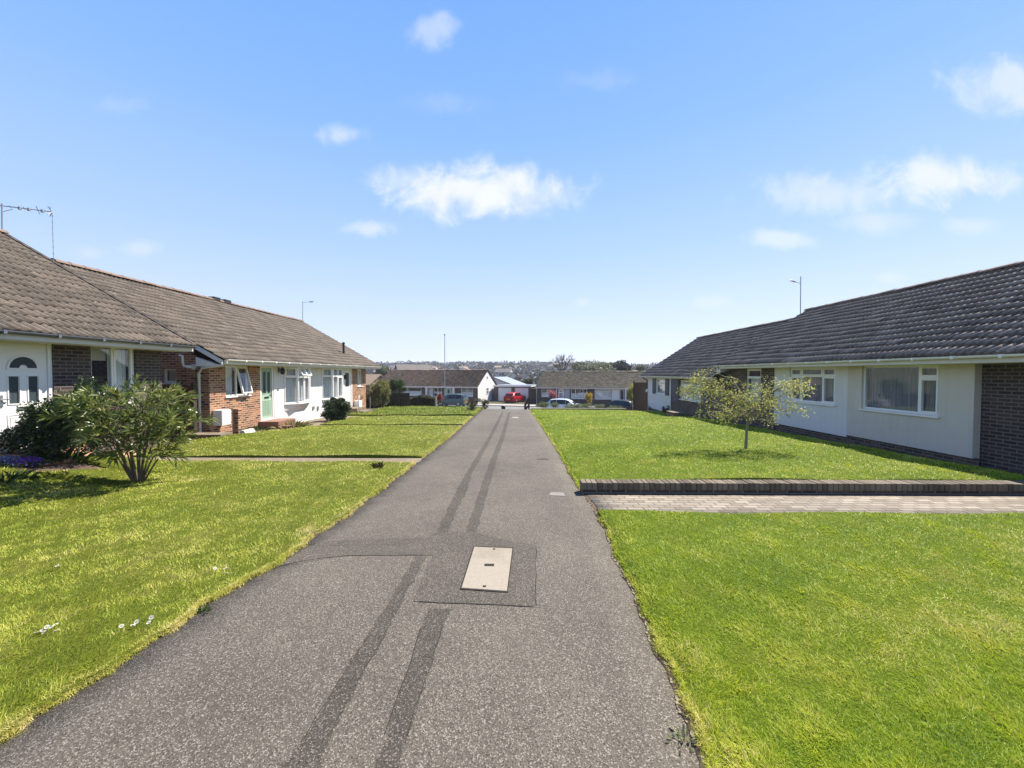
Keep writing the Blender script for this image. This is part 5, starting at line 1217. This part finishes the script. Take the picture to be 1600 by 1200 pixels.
tuft('broad-leaved weed at the path edge below the dandelion', 320, 955, .06, .05, 30, M['leaf_mid'], 7, 'weed', .018)
# round evergreen in front of the white bays
bush('round_bush', 'rounded dark evergreen bush before the white rendered bays', 'bush', at(524, 658), (.66, .6, .56), 8000, .08, M['leaf_dark'], 60, .24, aspect=.6, seed=4, zc=.53, shell=.85)
bush('tall_shrub', 'tall loose olive shrub at the far end of the left lawn', 'shrub', (onY(596, 640, 27).x, 27, gz(-8.7, 27)), (.95, .8, .95), 5200, .13, M['leaf_olive'], 30, .3, aspect=.4, seed=5, zc=1.05)
bush('tall_shrub', 'darker arching shrub behind the tall olive one', 'shrub', (onY(618, 640, 30.5).x, 30.5, gz(-9, 30.5)), (.95, .8, 1.0), 4000, .13, M['leaf_mid'], 24, .3, aspect=.4, seed=6, zc=1.5)
# hedge left of the dark car
HG = thing('hedge', 'clipped brown-green hedge left of the dark people carrier', 'hedge', (onY(660, 640, 33).x, 33, gz(-7.5, 33)))
rng = np.random.default_rng(8); x0, x1 = onY(640, 630, 33).x, onY(681, 630, 33).x; zt = onY(660, 619.5, 33).z; n_ = 14000
pos = np.stack([rng.uniform(x0, x1, n_), 33 + rng.uniform(-.5, .5, n_), gz(-7.5, 33) - .3 + (zt - gz(-7.5, 33) + .3) * rng.random(n_) ** .8], 1); pos[:, 2] += .10 * np.sin(pos[:, 0] * 3) * (pos[:, 2] > zt - .4)
leaf_mesh('foliage', pos, rng.normal(size=(n_, 3)), .12, .07, M['leaf_hedge'], HG, None, .1, rng)
b = MB(); b.box(x0 + .2, x1 - .2, 32.75, 33.25, gz(-7.5, 33) - .5, zt - .25); b.build('stems', M['wood_dark'], HG)
bush('conical_shrub', 'dark heathery shrub at the far left corner of the path', 'shrub', (onY(737.5, 647, 24.6).x, 24.6, gz(-2.8, 24.6)), (.36, .34, .42), 1800, .07, M['leaf_hedge'], 24, .3, aspect=.35, seed=9, zc=.36)
bush('low_shrub', 'small spiky dark shrub beside the far end of the path', 'shrub', (onY(757.5, 641, 27.2).x, 27.2, gz(-2.2, 27.2)), (.3, .3, .36), 900, .1, M['leaf_hedge'], 14, .3, aspect=.25, seed=10, zc=.3)
for k, (px, rx) in enumerate(((846, .55), (868, .62), (892, .6), (918, .45), (936, .4), (962, .5), (851, .4), (905, .5))):
    pY = 27.6 + (k % 3) * .5; lab = ['mound of grey-green lavender nearest the path', 'large lavender mound under the silver car’s tail', 'lavender mound under the silver car’s door', 'low lavender mound under the silver car’s bonnet', 'small green mound between the silver and black cars', 'lavender mound under the black car', 'dull low lavender clump behind the nearest mound', 'flat lavender clump behind the mounds by the silver car'][k]
    bush('lavender', lab, 'lavender', (onY(px, 640, pY).x, pY, gz(onY(px, 640, pY).x, pY)), (rx, .4, .22), 1300, .11, M['leaf_grey'], 16, .32, 'lavender mounds along the end of the right lawn', aspect=.12, upb=1.0, seed=20 + k, zc=.34)
bush('red_shrub', 'small red-leaved shrub beside the pale post by the people carrier', 'shrub', (onY(687, 630, 34.5).x, 34.5, gz(-6.5, 34.5)), (.42, .35, .4), 1500, .08, M['petal_red'], 14, .35, aspect=.5, seed=30, zc=1.25)
bush('pink_shrub', 'pink flowering shrub before the left window of the olive-roofed bungalow', 'shrub', (onY(862, 628, 53.5).x, 53.5, gz(5, 53.5)), (.85, .7, .75), 1800, .13, M['petal_pink'], 16, .34, aspect=.6, seed=31, zc=1.35)
bush('forsythia', 'bright yellow flowering shrub before the olive-roofed bungalow', 'shrub', (onY(920, 628, 52).x, 52, gz(9.5, 52)), (.55, .5, .75), 2200, .13, M['petal_yellow'], 18, .34, aspect=.5, seed=32, zc=1.0)
bush('slim_tree', 'slender pale-leaved sapling by the dark fence at the right', 'tree', (onY(989, 640, 30.5).x, 30.5, gz(8.9, 30.5)), (.42, .4, 1.05), 1500, .10, M['leaf_yellow'], 24, .3, aspect=.5, seed=33, zc=1.75, nst=3)
bush('low_shrub', 'round black-green pot shrub at the base of the white panel by the navy shutters', 'shrub', at(1041, 646), (.26, .26, .24), 900, .06, M['leaf_fardark'], 14, .35, aspect=.5, seed=34)
for k, (px, lab) in enumerate(((612, 'dry brown shrub by the foot of the white gable'), )):
    bush('low_shrub', lab, 'shrub', (onY(745, 630, 55.5).x, 55.5, gz(-5.5, 55.5)), (.9, .5, .45), 1200, .12, M['leaf_bare'], 14, .35, aspect=.3, seed=35)

# small spring tree on the right lawn
tb = onP(1165, 706, .13); tb.z = gz(tb.x, tb.y) + .13
TR = thing('lawn_tree', 'small spreading tree with sparse yellow-green spring leaves on the right lawn', 'tree', tb)
rng = np.random.default_rng(77); b = MB(); s = tb.y / F
fork = onY(1169, 652, tb.y)
b.tube([tb - Vector((0, 0, .1)), tb + Vector((.005, 0, .1)), tb.lerp(fork, .55) + Vector((-.012, 0, 0)), fork], [.038, .034, .029, .026], 9)
masses = [(1104, 594, 26, 16, .2, 5), (1072, 612, 15, 9, -.3, 2), (1090, 606, 22, 12, -.1, 3), (1125, 612, 20, 14, .3, 3), (1163, 622, 32, 17, -.2, 7), (1130, 643, 28, 14, -.4, 5), (1116, 650, 18, 9, .3, 2), (1188, 612, 20, 12, .4, 3), (1185, 640, 22, 14, -.5, 4), (1222, 603, 30, 13, .2, 6), (1246, 605, 16, 8, -.1, 2), (1215, 630, 24, 12, -.3, 3), (1232, 640, 12, 9, .1, 1), (1200, 658, 16, 8, .1, 1), (1150, 600, 14, 8, .5, 1)]
cl = []
for (px, py, rx, ry, dy, k) in masses:
    hub = onY(px, py, tb.y + dy); m = fork.lerp(hub, .5) + Vector((0, 0, .04)) + Vector(rng.normal(size=3) * .04)
    b.tube([fork.lerp(tb, .05 * rng.random()), m, hub], [.016, .010, .005], 6)
    for j in range(k * 3):
        q = Vector((hub.x + rng.normal() * rx * s * .55, hub.y + rng.normal() * .2, hub.z + rng.normal() * ry * s * .55))
        b.tube([m.lerp(hub, rng.uniform(.5, 1)), q], [.005, .002], 4); cl.append(q)
for (pts) in (((1130, 588), (1150, 592), (1160, 598), (1172, 604)), ((1178, 600), (1184, 594), (1192, 588)), ((1112, 576), (1126, 586), (1140, 592))):
    b.tube([onY(x, y, tb.y - .1) for x, y in pts], [.010, .008, .006, .005][:len(pts)], 5)
b.build('trunk', M['bark_pale'], TR)
P, TT = [], []
for c in cl:
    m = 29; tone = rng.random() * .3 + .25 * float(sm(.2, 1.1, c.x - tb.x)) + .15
    q = rng.normal(size=(m, 3)) * np.array([.085, .085, .055]); P.append(np.array(c) + q); TT.append(np.clip(tone + rng.random(m) * .5, 0, 1))
P = np.concatenate(P); TT = np.concatenate(TT); n_ = len(P)
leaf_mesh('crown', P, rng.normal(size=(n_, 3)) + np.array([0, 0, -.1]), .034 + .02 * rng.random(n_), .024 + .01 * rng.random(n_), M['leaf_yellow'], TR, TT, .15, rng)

# trees behind the far bungalows
def tree(label, px, ytop, ybot, Y, wpx, mat, seed, n=2600, leaf=.5, group=None, name='tree', spread=.3, clumps=22):
    sc = Y / F; X = (px - 807) * sc; zt = onY(px, ytop, Y).z; zb = gz(X, Y); rz_ = max(1.2, (ybot - ytop) * sc / 2); rx = wpx * sc / 2
    t = thing(name, label, 'tree', (X, Y, zb), group=group); rng = np.random.default_rng(seed)
    pos, q, tone = clumped(rng, (X, Y, zt - rz_), (rx, rx, rz_), n, clumps, spread, .8)
    leaf_mesh('crown', pos, q + rng.normal(size=q.shape) * .6, leaf * (.5 + rng.random(n)), leaf * .6, mat, t, np.clip(tone + rng.random(n) * .5, 0, 1), .1, rng)
    b = MB(); c = Vector((X, Y, zb)); top = Vector((X, Y, zt - rz_ * .6)); b.tube([c - Vector((0, 0, .5)), c.lerp(top, .5), top], [.35, .25, .08], 7)
    for k in range(6):
        a = k * 1.05 + rng.random(); e = Vector((X + math.cos(a) * rx * .7, Y + math.sin(a) * rx * .7, zt - rz_ * (.5 + .8 * rng.random()))); b.tube([c.lerp(top, .45 + .08 * k), e], [.12, .03], 5)
    b.build('trunk', M['bark'], t); return t
tree('broad dull green tree behind the olive roof', 925, 560, 592, 92, 70, M['leaf_far'], 1, 5200, .42)
tree('grey-green rounded tree behind the olive roof’s middle', 952, 562.5, 592, 97, 60, M['leaf_far'], 2, 4200, .42)
tree('taller dark spruce-like tree near the olive roof’s right end', 973, 560, 590, 94, 26, M['leaf_fardark'], 3, 2400, .4)
tree('pale green tree at the roof edge of the navy-shuttered house', 998, 569.5, 592, 98, 34, M['leaf_far'], 4, 2200, .42)
tree('thin dull tree right of the bare tree', 903, 563, 590, 100, 22, M['leaf_bare'], 5, 900, .35)
tree('dark green tree over the tan garage roof at the left', 597, 571, 600, 100, 26, M['leaf_far'], 6, 2600, .42)
tree('grey-green tree beside the dark one over the tan garage roof', 612, 574, 600, 104, 22, M['leaf_fardark'], 7, 2200, .42)
tree('brown bare shrubby tree behind the flat garage roof', 806, 588, 606, 96, 34, M['leaf_bare'], 8, 2600, .35)
tree('olive shrubby tree at the left end of the olive roof', 828, 592, 606, 90, 26, M['leaf_hedge'], 9, 2000, .35)
# bare tree
Yb = 90; bx = (877 - 807) / F * Yb
BT = thing('bare_tree', 'leafless tree with upswept branches over the olive roof', 'tree', (bx, Yb, gz(bx, Yb))); b = MB(); rng = np.random.default_rng(12)
root = Vector(BT.location); fk = onY(879, 580, Yb)
b.tube([root, fk], [.3, .18], 8)
def branch(p, d, ln, rad, lev):
    e = p + d * ln; b.tube([p, p.lerp(e, .5) + Vector(rng.normal(size=3) * ln * .04), e], [rad, rad * .75, rad * .5], 5, cap=False)
    if lev <= 0: return
    for k in range(3 if lev > 1 else 4):
        nd = (d + Vector(rng.normal(size=3) * .42) + Vector((0, 0, .18))).normalized(); branch(p.lerp(e, rng.uniform(.5, 1)), nd, ln * rng.uniform(.55, .8), rad * .55, lev - 1)
for (px, py) in ((864, 566), (872, 560), (880, 557), (888, 558), (893, 565), (868, 572)):
    e = onY(px, py, Yb); d = (e - fk); branch(fk - Vector((0, 0, rng.random())), d.normalized(), d.length * .66, .16, 3)
b.build('branches', M['bark'], BT)
# scrub and tree masses on the hillside: nobody could count them
rng = np.random.default_rng(31); nc = 1500
cy = rng.uniform(130, 690, nc) ; cxp = rng.uniform(560, 1060, nc); cx_ = (cxp - 807) / F * cy; rad = rng.uniform(1.6, 4.6, nc) * (.6 + cy / 700)
keep = np.array([min(((x - a) ** 2 + (y - c_ + 8) ** 2) for a, c_ in hp_) > 70 for x, y in zip(cx_, cy)]) & (cy > 165)
cx_, cy, rad = cx_[keep], cy[keep], rad[keep]; m = 70; nc = len(cx_)
ci = np.repeat(np.arange(nc), m); q = unit(rng.normal(size=(nc * m, 3))) * (rng.random((nc * m, 1)) ** .4)
pos = np.stack([cx_[ci], cy[ci], ground_z(cx_, cy)[ci] + rad[ci] * .5], 1) + q * rad[ci][:, None] * np.array([1, 1, .75])
tag(leaf_mesh('distant_trees', pos, q + rng.normal(size=q.shape) * .5, rad[ci] * .42, rad[ci] * .34, M['leaf_fardark'], None, np.clip(rng.random(nc)[ci] * .7 + rng.random(nc * m) * .3, 0, 1), .1, rng), 'belts of scrub and trees covering the distant hillside', 'trees', kind='stuff')

# ================================================================== daisies, dandelion
def daisy(px, py, label, r=.014, yellow=False, group='daisies in the lawns'):
    p = at(px, py); z = gz(p.x, p.y) + .03; t = thing('dandelion' if yellow else 'daisy', label, 'flower', (p.x, p.y, z), group=None if yellow else group)
    h = random.Random(int(px * 3 + py)).uniform(.02, .05); b = MB(); b.tube([(p.x, p.y, z - .02), (p.x, p.y, z + h)], .0015, 4); b.build('stalk', M['leaf_mid'], t); b = MB()
    k = 12
    for i in range(k):
        a = 2 * math.pi * i / k; c, s_ = math.cos(a), math.sin(a); b.add([(p.x + c * r * .2, p.y + s_ * r * .2, z + h), (p.x + c * r - s_ * r * .22, p.y + s_ * r + c * r * .22, z + h + .004), (p.x + c * r * 1.15, p.y + s_ * r * 1.15, z + h + .002), (p.x + c * r + s_ * r * .22, p.y + s_ * r - c * r * .22, z + h + .004)], [(0, 1, 2, 3)])
    rt = random.Random(int(px * 7 + py)); R_ = Euler((rt.uniform(-.7, .7), rt.uniform(-.7, .7), 0)).to_matrix(); c0 = Vector((p.x, p.y, z + h)); b.v = [tuple(c0 + R_ @ (Vector(v) - c0)) for v in b.v]
    b.build('petals', M['petal_yellow'] if yellow else M['petal_white'], t)
    if not yellow: b = MB(); b.lathe((p.x, p.y, z + h), [(r * .35, 0), (r * .35, .004), (.001, .006)], 8); b.build('eye', M['petal_yellow'], t)
    return t
for (px, py) in ((58, 1004), (66, 1000), (74, 997), (82, 995), (88, 990), (70, 1003), (90, 997)): daisy(px, py, 'white daisy in the loose patch at the lower left of the lawn', .0125)
for (px, py) in ((190, 992), (208, 990), (214, 989), (233, 989), (237, 981)): daisy(px, py, 'white daisy in the short row by the path edge at lower left', .0125)
for (px, py) in ((336, 898), (353, 902), (355, 905)): daisy(px, py, 'white daisy by the path edge above the dandelion', .014)
daisy(90, 897, 'single white daisy alone in the left lawn', .013)
daisy(308, 950, 'yellow dandelion at the left edge of the path', .022, True)
r = random.Random(4)
for k in range(22):
    daisy(r.uniform(480, 700), r.uniform(654, 664), 'tiny white daisy in the far left lawn', .03, group='daisies in the far left lawn')
for (px, py) in ((1084, 744), (1090, 748), (1100, 749), (1132, 746), (1216, 748), (1238, 716), (1240, 718)): daisy(px, py, 'tiny white daisy in the raised right lawn', .02, group='daisies in the right lawn')

# ================================================================== grass blades: nobody could count them
def mat_grass(name, stops):
    m, t = nt(name); x = attr(t, 'tint'); c = ramp(t, x, stops)
    d = t.nodes.new('ShaderNodeBsdfPrincipled'); L(t, c, d.inputs['Base Color']); d.inputs['Roughness'].default_value = .5; d.inputs['Specular IOR Level'].default_value = .25
    tr = t.nodes.new('ShaderNodeBsdfTranslucent'); L(t, c, tr.inputs[0]); mx = t.nodes.new('ShaderNodeMixShader'); mx.inputs[0].default_value = .38
    L(t, d.outputs[0], mx.inputs[1]); L(t, tr.outputs[0], mx.inputs[2]); out(t, mx.outputs[0]); return m
M['grass_left'] = mat_grass('left_grass', [(0, (.10, .165, .013)), (.3, (.28, .34, .025)), (.55, (.46, .475, .06)), (.78, (.64, .58, .16)), (1, (.74, .63, .30))])
M['grass_right'] = mat_grass('right_grass', [(0, (.085, .18, .006)), (.35, (.26, .375, .01)), (.65, (.44, .50, .024)), (.86, (.60, .57, .09)), (1, (.70, .60, .24))])
def fbm(X, Y, f, seed):
    r = np.random.default_rng(seed); v = np.zeros_like(X); a = 1; tot = 0
    for o_ in range(4):
        for j in range(3):
            th = r.uniform(0, math.pi); ph = r.uniform(0, 6.3); v += a * np.sin((X * math.cos(th) + Y * math.sin(th)) * f * r.uniform(.7, 1.4) + ph) / 3
        tot += a; a *= .6; f *= 2.1
    return v / tot
def grass(name, label, lawns, NN, matn, seed, side):
    rng = np.random.default_rng(seed); Y = np.exp(rng.uniform(math.log(1.35), math.log(29), NN)); X = rng.uniform(-1.48, 1.48, NN) * Y; wide_ = rng.random(NN) < .16; X = np.where(wide_, np.sign(X) * rng.uniform(1.48, 2.1, NN) * Y, X)
    keep = np.zeros(NN, bool); Z = np.zeros(NN); ed = np.full(NN, 9.0)
    for (y0, y1, xl, xr, lift, zf, mn) in lawns:
        a, b_ = xl(Y), xr(Y); k = (Y > y0) & (Y < y1) & (X > a) & (X < b_)
        z = ground_z(X, Y) + lift + (zf(X, Y) if zf else 0); keep |= k; Z = np.where(k, z, Z)
        e = np.minimum(np.minimum(X - a, b_ - X), np.minimum(Y - y0, y1 - Y)); ed = np.where(k, e, ed)
    X, Y, Z, ed = X[keep], Y[keep], Z[keep], ed[keep]
    ne = 26000; Ye = np.exp(rng.uniform(math.log(1.4), math.log(25), ne))                 # scruffy fringe along the path
    gapm = np.zeros(ne, bool)
    for (y0, y1, *_x) in lawns: gapm |= (Ye > y0) & (Ye < y1)
    Ye = Ye[gapm]; ne = len(Ye); off_ = np.abs(rng.normal(0, .022, ne))
    Xe = np.where(side < 0, path_l(Ye) - .05 + off_, path_r(Ye) + .06 - off_); Ze = ground_z(Xe, Ye) + .03 - off_ * .6
    if side > 0: k_ = (rng.random(ne) < .45); Xe, Ye, Ze = Xe[k_], Ye[k_], Ze[k_]; ne = len(Xe)
    X = np.concatenate([X, Xe]); Y = np.concatenate([Y, Ye]); Z = np.concatenate([Z, Ze]); ed = np.concatenate([ed, np.zeros(ne)]); n = len(X)
    far = np.maximum(1, Y / 5.5)
    dry = fbm(X * .55, Y * 1.5, 1.7, seed + 5); fine = fbm(X, Y, 7, seed + 6)
    tuf = fbm(X, Y, 16, seed + 8)
    ln = rng.uniform(.018, .045, n) * far ** .3 * np.clip(1 + .45 * fine + (.8 if side > 0 else .55) * tuf, .4, 2.1); ln = np.where(ed < .03, rng.uniform(.014, .042, n) * far ** .45, ln)
    if side < 0: ln = ln * np.where(Y > Y_STRIP3[1], 1.7, 1)
    w = np.maximum(.0026, .0011 * Y) * rng.uniform(.7, 1.3, n)
    th = rng.uniform(0, 2 * math.pi, n) * .45 + 3 * fbm(X, Y, 5, seed + 9) + 2.5 * fbm(X, Y, 20, seed + 10); th = np.where(ed < .03, rng.uniform(0, 2 * math.pi, n), th); lean = rng.uniform(.25, 1.15, n)
    d = np.stack([np.cos(th) * np.sin(lean), np.sin(th) * np.sin(lean), np.cos(lean)], 1); s = np.stack([-np.sin(th), np.cos(th), np.zeros(n)], 1)
    tw = rng.normal(0, .5, n)[:, None]; s = unit(s + np.stack([np.cos(th), np.sin(th), np.zeros(n)], 1) * tw)
    P = np.stack([X, Y, Z - .004], 1); mid = P + d * (ln * .5)[:, None]
    tip = P + d * (ln * .95)[:, None] + np.stack([np.cos(th), np.sin(th), -.5 * np.ones(n)], 1) * (ln * .28 * lean)[:, None]
    hw = (s * (w * .5)[:, None])
    V = np.stack([P - hw, P + hw, mid + hw * .85, mid - hw * .85, tip], 1).reshape(-1, 3); b0 = np.arange(n)[:, None] * 5
    Fc = np.concatenate([b0 + np.array([[0, 1, 2]]), b0 + np.array([[0, 2, 3]]), b0 + np.array([[3, 2, 4]])], 1).reshape(-1, 3)
    tint = .42 + .46 * dry + .26 * fine + (.30 if side > 0 else .20) * tuf + .12 * fbm(X, Y, 22, seed + 7) + rng.normal(0, .13, n) + np.where(rng.random(n) < .05, .35, 0) + (.24 if side > 0 else .42) * np.exp(-np.maximum(ed, 0) / (.05 if side > 0 else .09)) * (rng.random(n) < .8)
    tint += .22 * sm(.25, .6, dry) * rng.random(n)
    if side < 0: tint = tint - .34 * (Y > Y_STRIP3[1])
    o_ = np_mesh(name, V, Fc, M[matn], None, np.repeat(np.clip(tint, 0, 1), 3))
    return tag(o_, label, 'grass', kind='stuff')
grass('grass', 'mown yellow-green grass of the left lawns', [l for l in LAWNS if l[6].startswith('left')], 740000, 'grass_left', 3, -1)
grass('grass', 'mown bright green grass of the right lawns', [l for l in LAWNS if l[6].startswith('right')], 740000, 'grass_right', 4, 1)
# ================================================================== sky, clouds, sun
SUN_DIR = Vector((.62, .53, 1.0)).normalized()
EL = math.asin(SUN_DIR.z); AZ = math.atan2(SUN_DIR.x, SUN_DIR.y)
w = bpy.data.worlds.new('World'); S.world = w; w.use_nodes = True
t = w.node_tree; t.nodes.clear()
sky = t.nodes.new('ShaderNodeTexSky'); sky.sky_type = 'NISHITA'; sky.sun_disc = False
sky.sun_elevation = EL; sky.sun_rotation = AZ; sky.air_density = 1.0; sky.dust_density = .2; sky.ozone_density = 1.6; sky.altitude = 0
bg = t.nodes.new('ShaderNodeBackground'); bg.inputs[1].default_value = .115
tc = t.nodes.new('ShaderNodeTexCoord')
sp = t.nodes.new('ShaderNodeSeparateXYZ'); L(t, tc.outputs['Generated'], sp.inputs[0])
iy = math_(t, 'DIVIDE', 1.0, math_(t, 'MAXIMUM', sp.outputs[1], .08))
u = math_(t, 'MULTIPLY', sp.outputs[0], iy); v = math_(t, 'MULTIPLY', sp.outputs[2], iy)
cb = t.nodes.new('ShaderNodeCombineXYZ'); L(t, u, cb.inputs[0]); L(t, v, cb.inputs[1])
n1 = noise(t, cb.outputs[0], 9.5, 8, .62, .5); n2 = noise(t, cb.outputs[0], 22, 5, .6)
nn = math_(t, 'ADD', math_(t, 'MULTIPLY', math_(t, 'SUBTRACT', n1, .5), 2.6), math_(t, 'MULTIPLY', math_(t, 'SUBTRACT', n2, .5), .55))
def duv(px, py): d = ray(px, py); return d.x / d.y, d.z / d.y
CL = [(738, 296, 190, 52, .92, .42), (815, 303, 110, 44, .55, .5), (640, 285, 90, 36, .45, .3), (535, 211, 56, 24, .5, .25), (585, 357, 50, 19, .55, .2), (672, 45, 62, 44, .40, -.1), (1290, 305, 160, 46, .46, .2), (1465, 281, 135, 44, .78, .4), (1360, 346, 85, 24, .34, .1), (1220, 371, 85, 22, .5, .2), (1565, 132, 110, 56, .56, .2), (1515, 352, 60, 18, .3, 0), (222, 388, 52, 20, .36, 0), (140, 396, 40, 14, .22, 0), (910, 472, 20, 10, .3, 0), (1115, 472, 52, 18, .3, 0), (1390, 434, 32, 15, .35, 0), (935, 125, 80, 28, .12, -.1), (700, 160, 80, 24, .12, -.1), (180, 165, 60, 22, .12, -.1)]
tot = None
for (px, py, rx, ry, st, bias) in CL:
    cu, cv = duv(px, py); ru, rv = rx / F, ry / F
    a = math_(t, 'MULTIPLY', math_(t, 'SUBTRACT', u, cu), 1 / ru); b_ = math_(t, 'MULTIPLY', math_(t, 'SUBTRACT', v, cv), 1 / rv)
    d2 = math_(t, 'SQRT', math_(t, 'ADD', math_(t, 'MULTIPLY', a, a), math_(t, 'MULTIPLY', b_, b_)))
    env = math_(t, 'SUBTRACT', 1.0, d2)
    m_ = math_(t, 'ADD', math_(t, 'MULTIPLY', env, 1.3), math_(t, 'ADD', math_(t, 'MULTIPLY', nn, 1.0), bias * .4 - .12))
    mr = t.nodes.new('ShaderNodeMapRange'); mr.interpolation_type = 'SMOOTHSTEP'; L(t, m_, mr.inputs[0]); mr.inputs[1].default_value = -.02; mr.inputs[2].default_value = 1.12
    mr.inputs[3].default_value = 0; mr.inputs[4].default_value = st
    tot = mr.outputs[0] if tot is None else math_(t, 'MAXIMUM', tot, mr.outputs[0])
front = math_(t, 'GREATER_THAN', sp.outputs[1], .1)
tot = math_(t, 'MULTIPLY', tot, front)
K = 4.3
zen = ramp(t, sp.outputs[2], [(0, (.80, .86, .99)), (.10, (.66, .775, 1.0)), (.28, (.43, .63, 1.0)), (.50, (.25, .49, 1.0)), (.70, (.17, .40, .95)), (.80, (.08, .22, .6)), (1, (.04, .12, .38))])
zs_ = t.nodes.new('ShaderNodeVectorMath'); zs_.operation = 'SCALE'; zs_.inputs[3].default_value = K; L(t, zen, zs_.inputs[0])
skyc = mixc(t, .93, sky.outputs[0], zs_.outputs[0])
dens = ramp(t, math_(t, 'ADD', math_(t, 'MULTIPLY', nn, .22), .45), [(0, (.74, .79, .96)), (.5, (.88, .90, 1.0)), (1, (1.0, 1.0, 1.0))])
cs_ = t.nodes.new('ShaderNodeVectorMath'); cs_.operation = 'SCALE'; cs_.inputs[3].default_value = K * 1.04; L(t, dens, cs_.inputs[0])
fin = mixc(t, tot, skyc, cs_.outputs[0])
L(t, fin, bg.inputs[0]); wo = t.nodes.new('ShaderNodeOutputWorld'); L(t, bg.outputs[0], wo.inputs[0])
sl_ = bpy.data.lights.new('sun', 'SUN'); sl_.energy = 5.0; sl_.angle = math.radians(.53); sl_.color = (1.0, .93, .82)
so = bpy.data.objects.new('sun', sl_); so.rotation_euler = SUN_DIR.to_track_quat('Z', 'Y').to_euler(); so.location = SUN_DIR * 60; COL.objects.link(so)
S.view_settings.view_transform = 'Standard'; S.view_settings.look = 'None'; S.view_settings.exposure = 1.12; S.view_settings.gamma = 1
S.render.engine = 'CYCLES'
cy = S.cycles; cy.max_bounces = 8; cy.diffuse_bounces = 3; cy.glossy_bounces = 3; cy.transparent_max_bounces = 8; cy.transmission_bounces = 3; cy.use_denoising = True; cy.caustics_reflective = False; cy.caustics_refractive = False
S.render.use_persistent_data = False

# the air: far things fade a little
hb = MB(); hb.box(-1600, 1600, -70, 3010, -12, 45); hz = hb.build('haze', []) ; hz['kind'] = 'stuff'; hz['label'] = 'faint pale haze filling the air over the whole place'
hm = bpy.data.materials.new('haze_air'); hm.use_nodes = True; ht = hm.node_tree; ht.nodes.clear()
pv = ht.nodes.new('ShaderNodeVolumePrincipled'); pv.inputs['Color'].default_value = (.80, .86, 1.0, 1); pv.inputs['Density'].default_value = .0004; pv.inputs['Anisotropy'].default_value = .2
ho = ht.nodes.new('ShaderNodeOutputMaterial'); L(ht, pv.outputs[0], ho.inputs['Volume']); hz.data.materials.append(hm)
cy.volume_bounces = 0
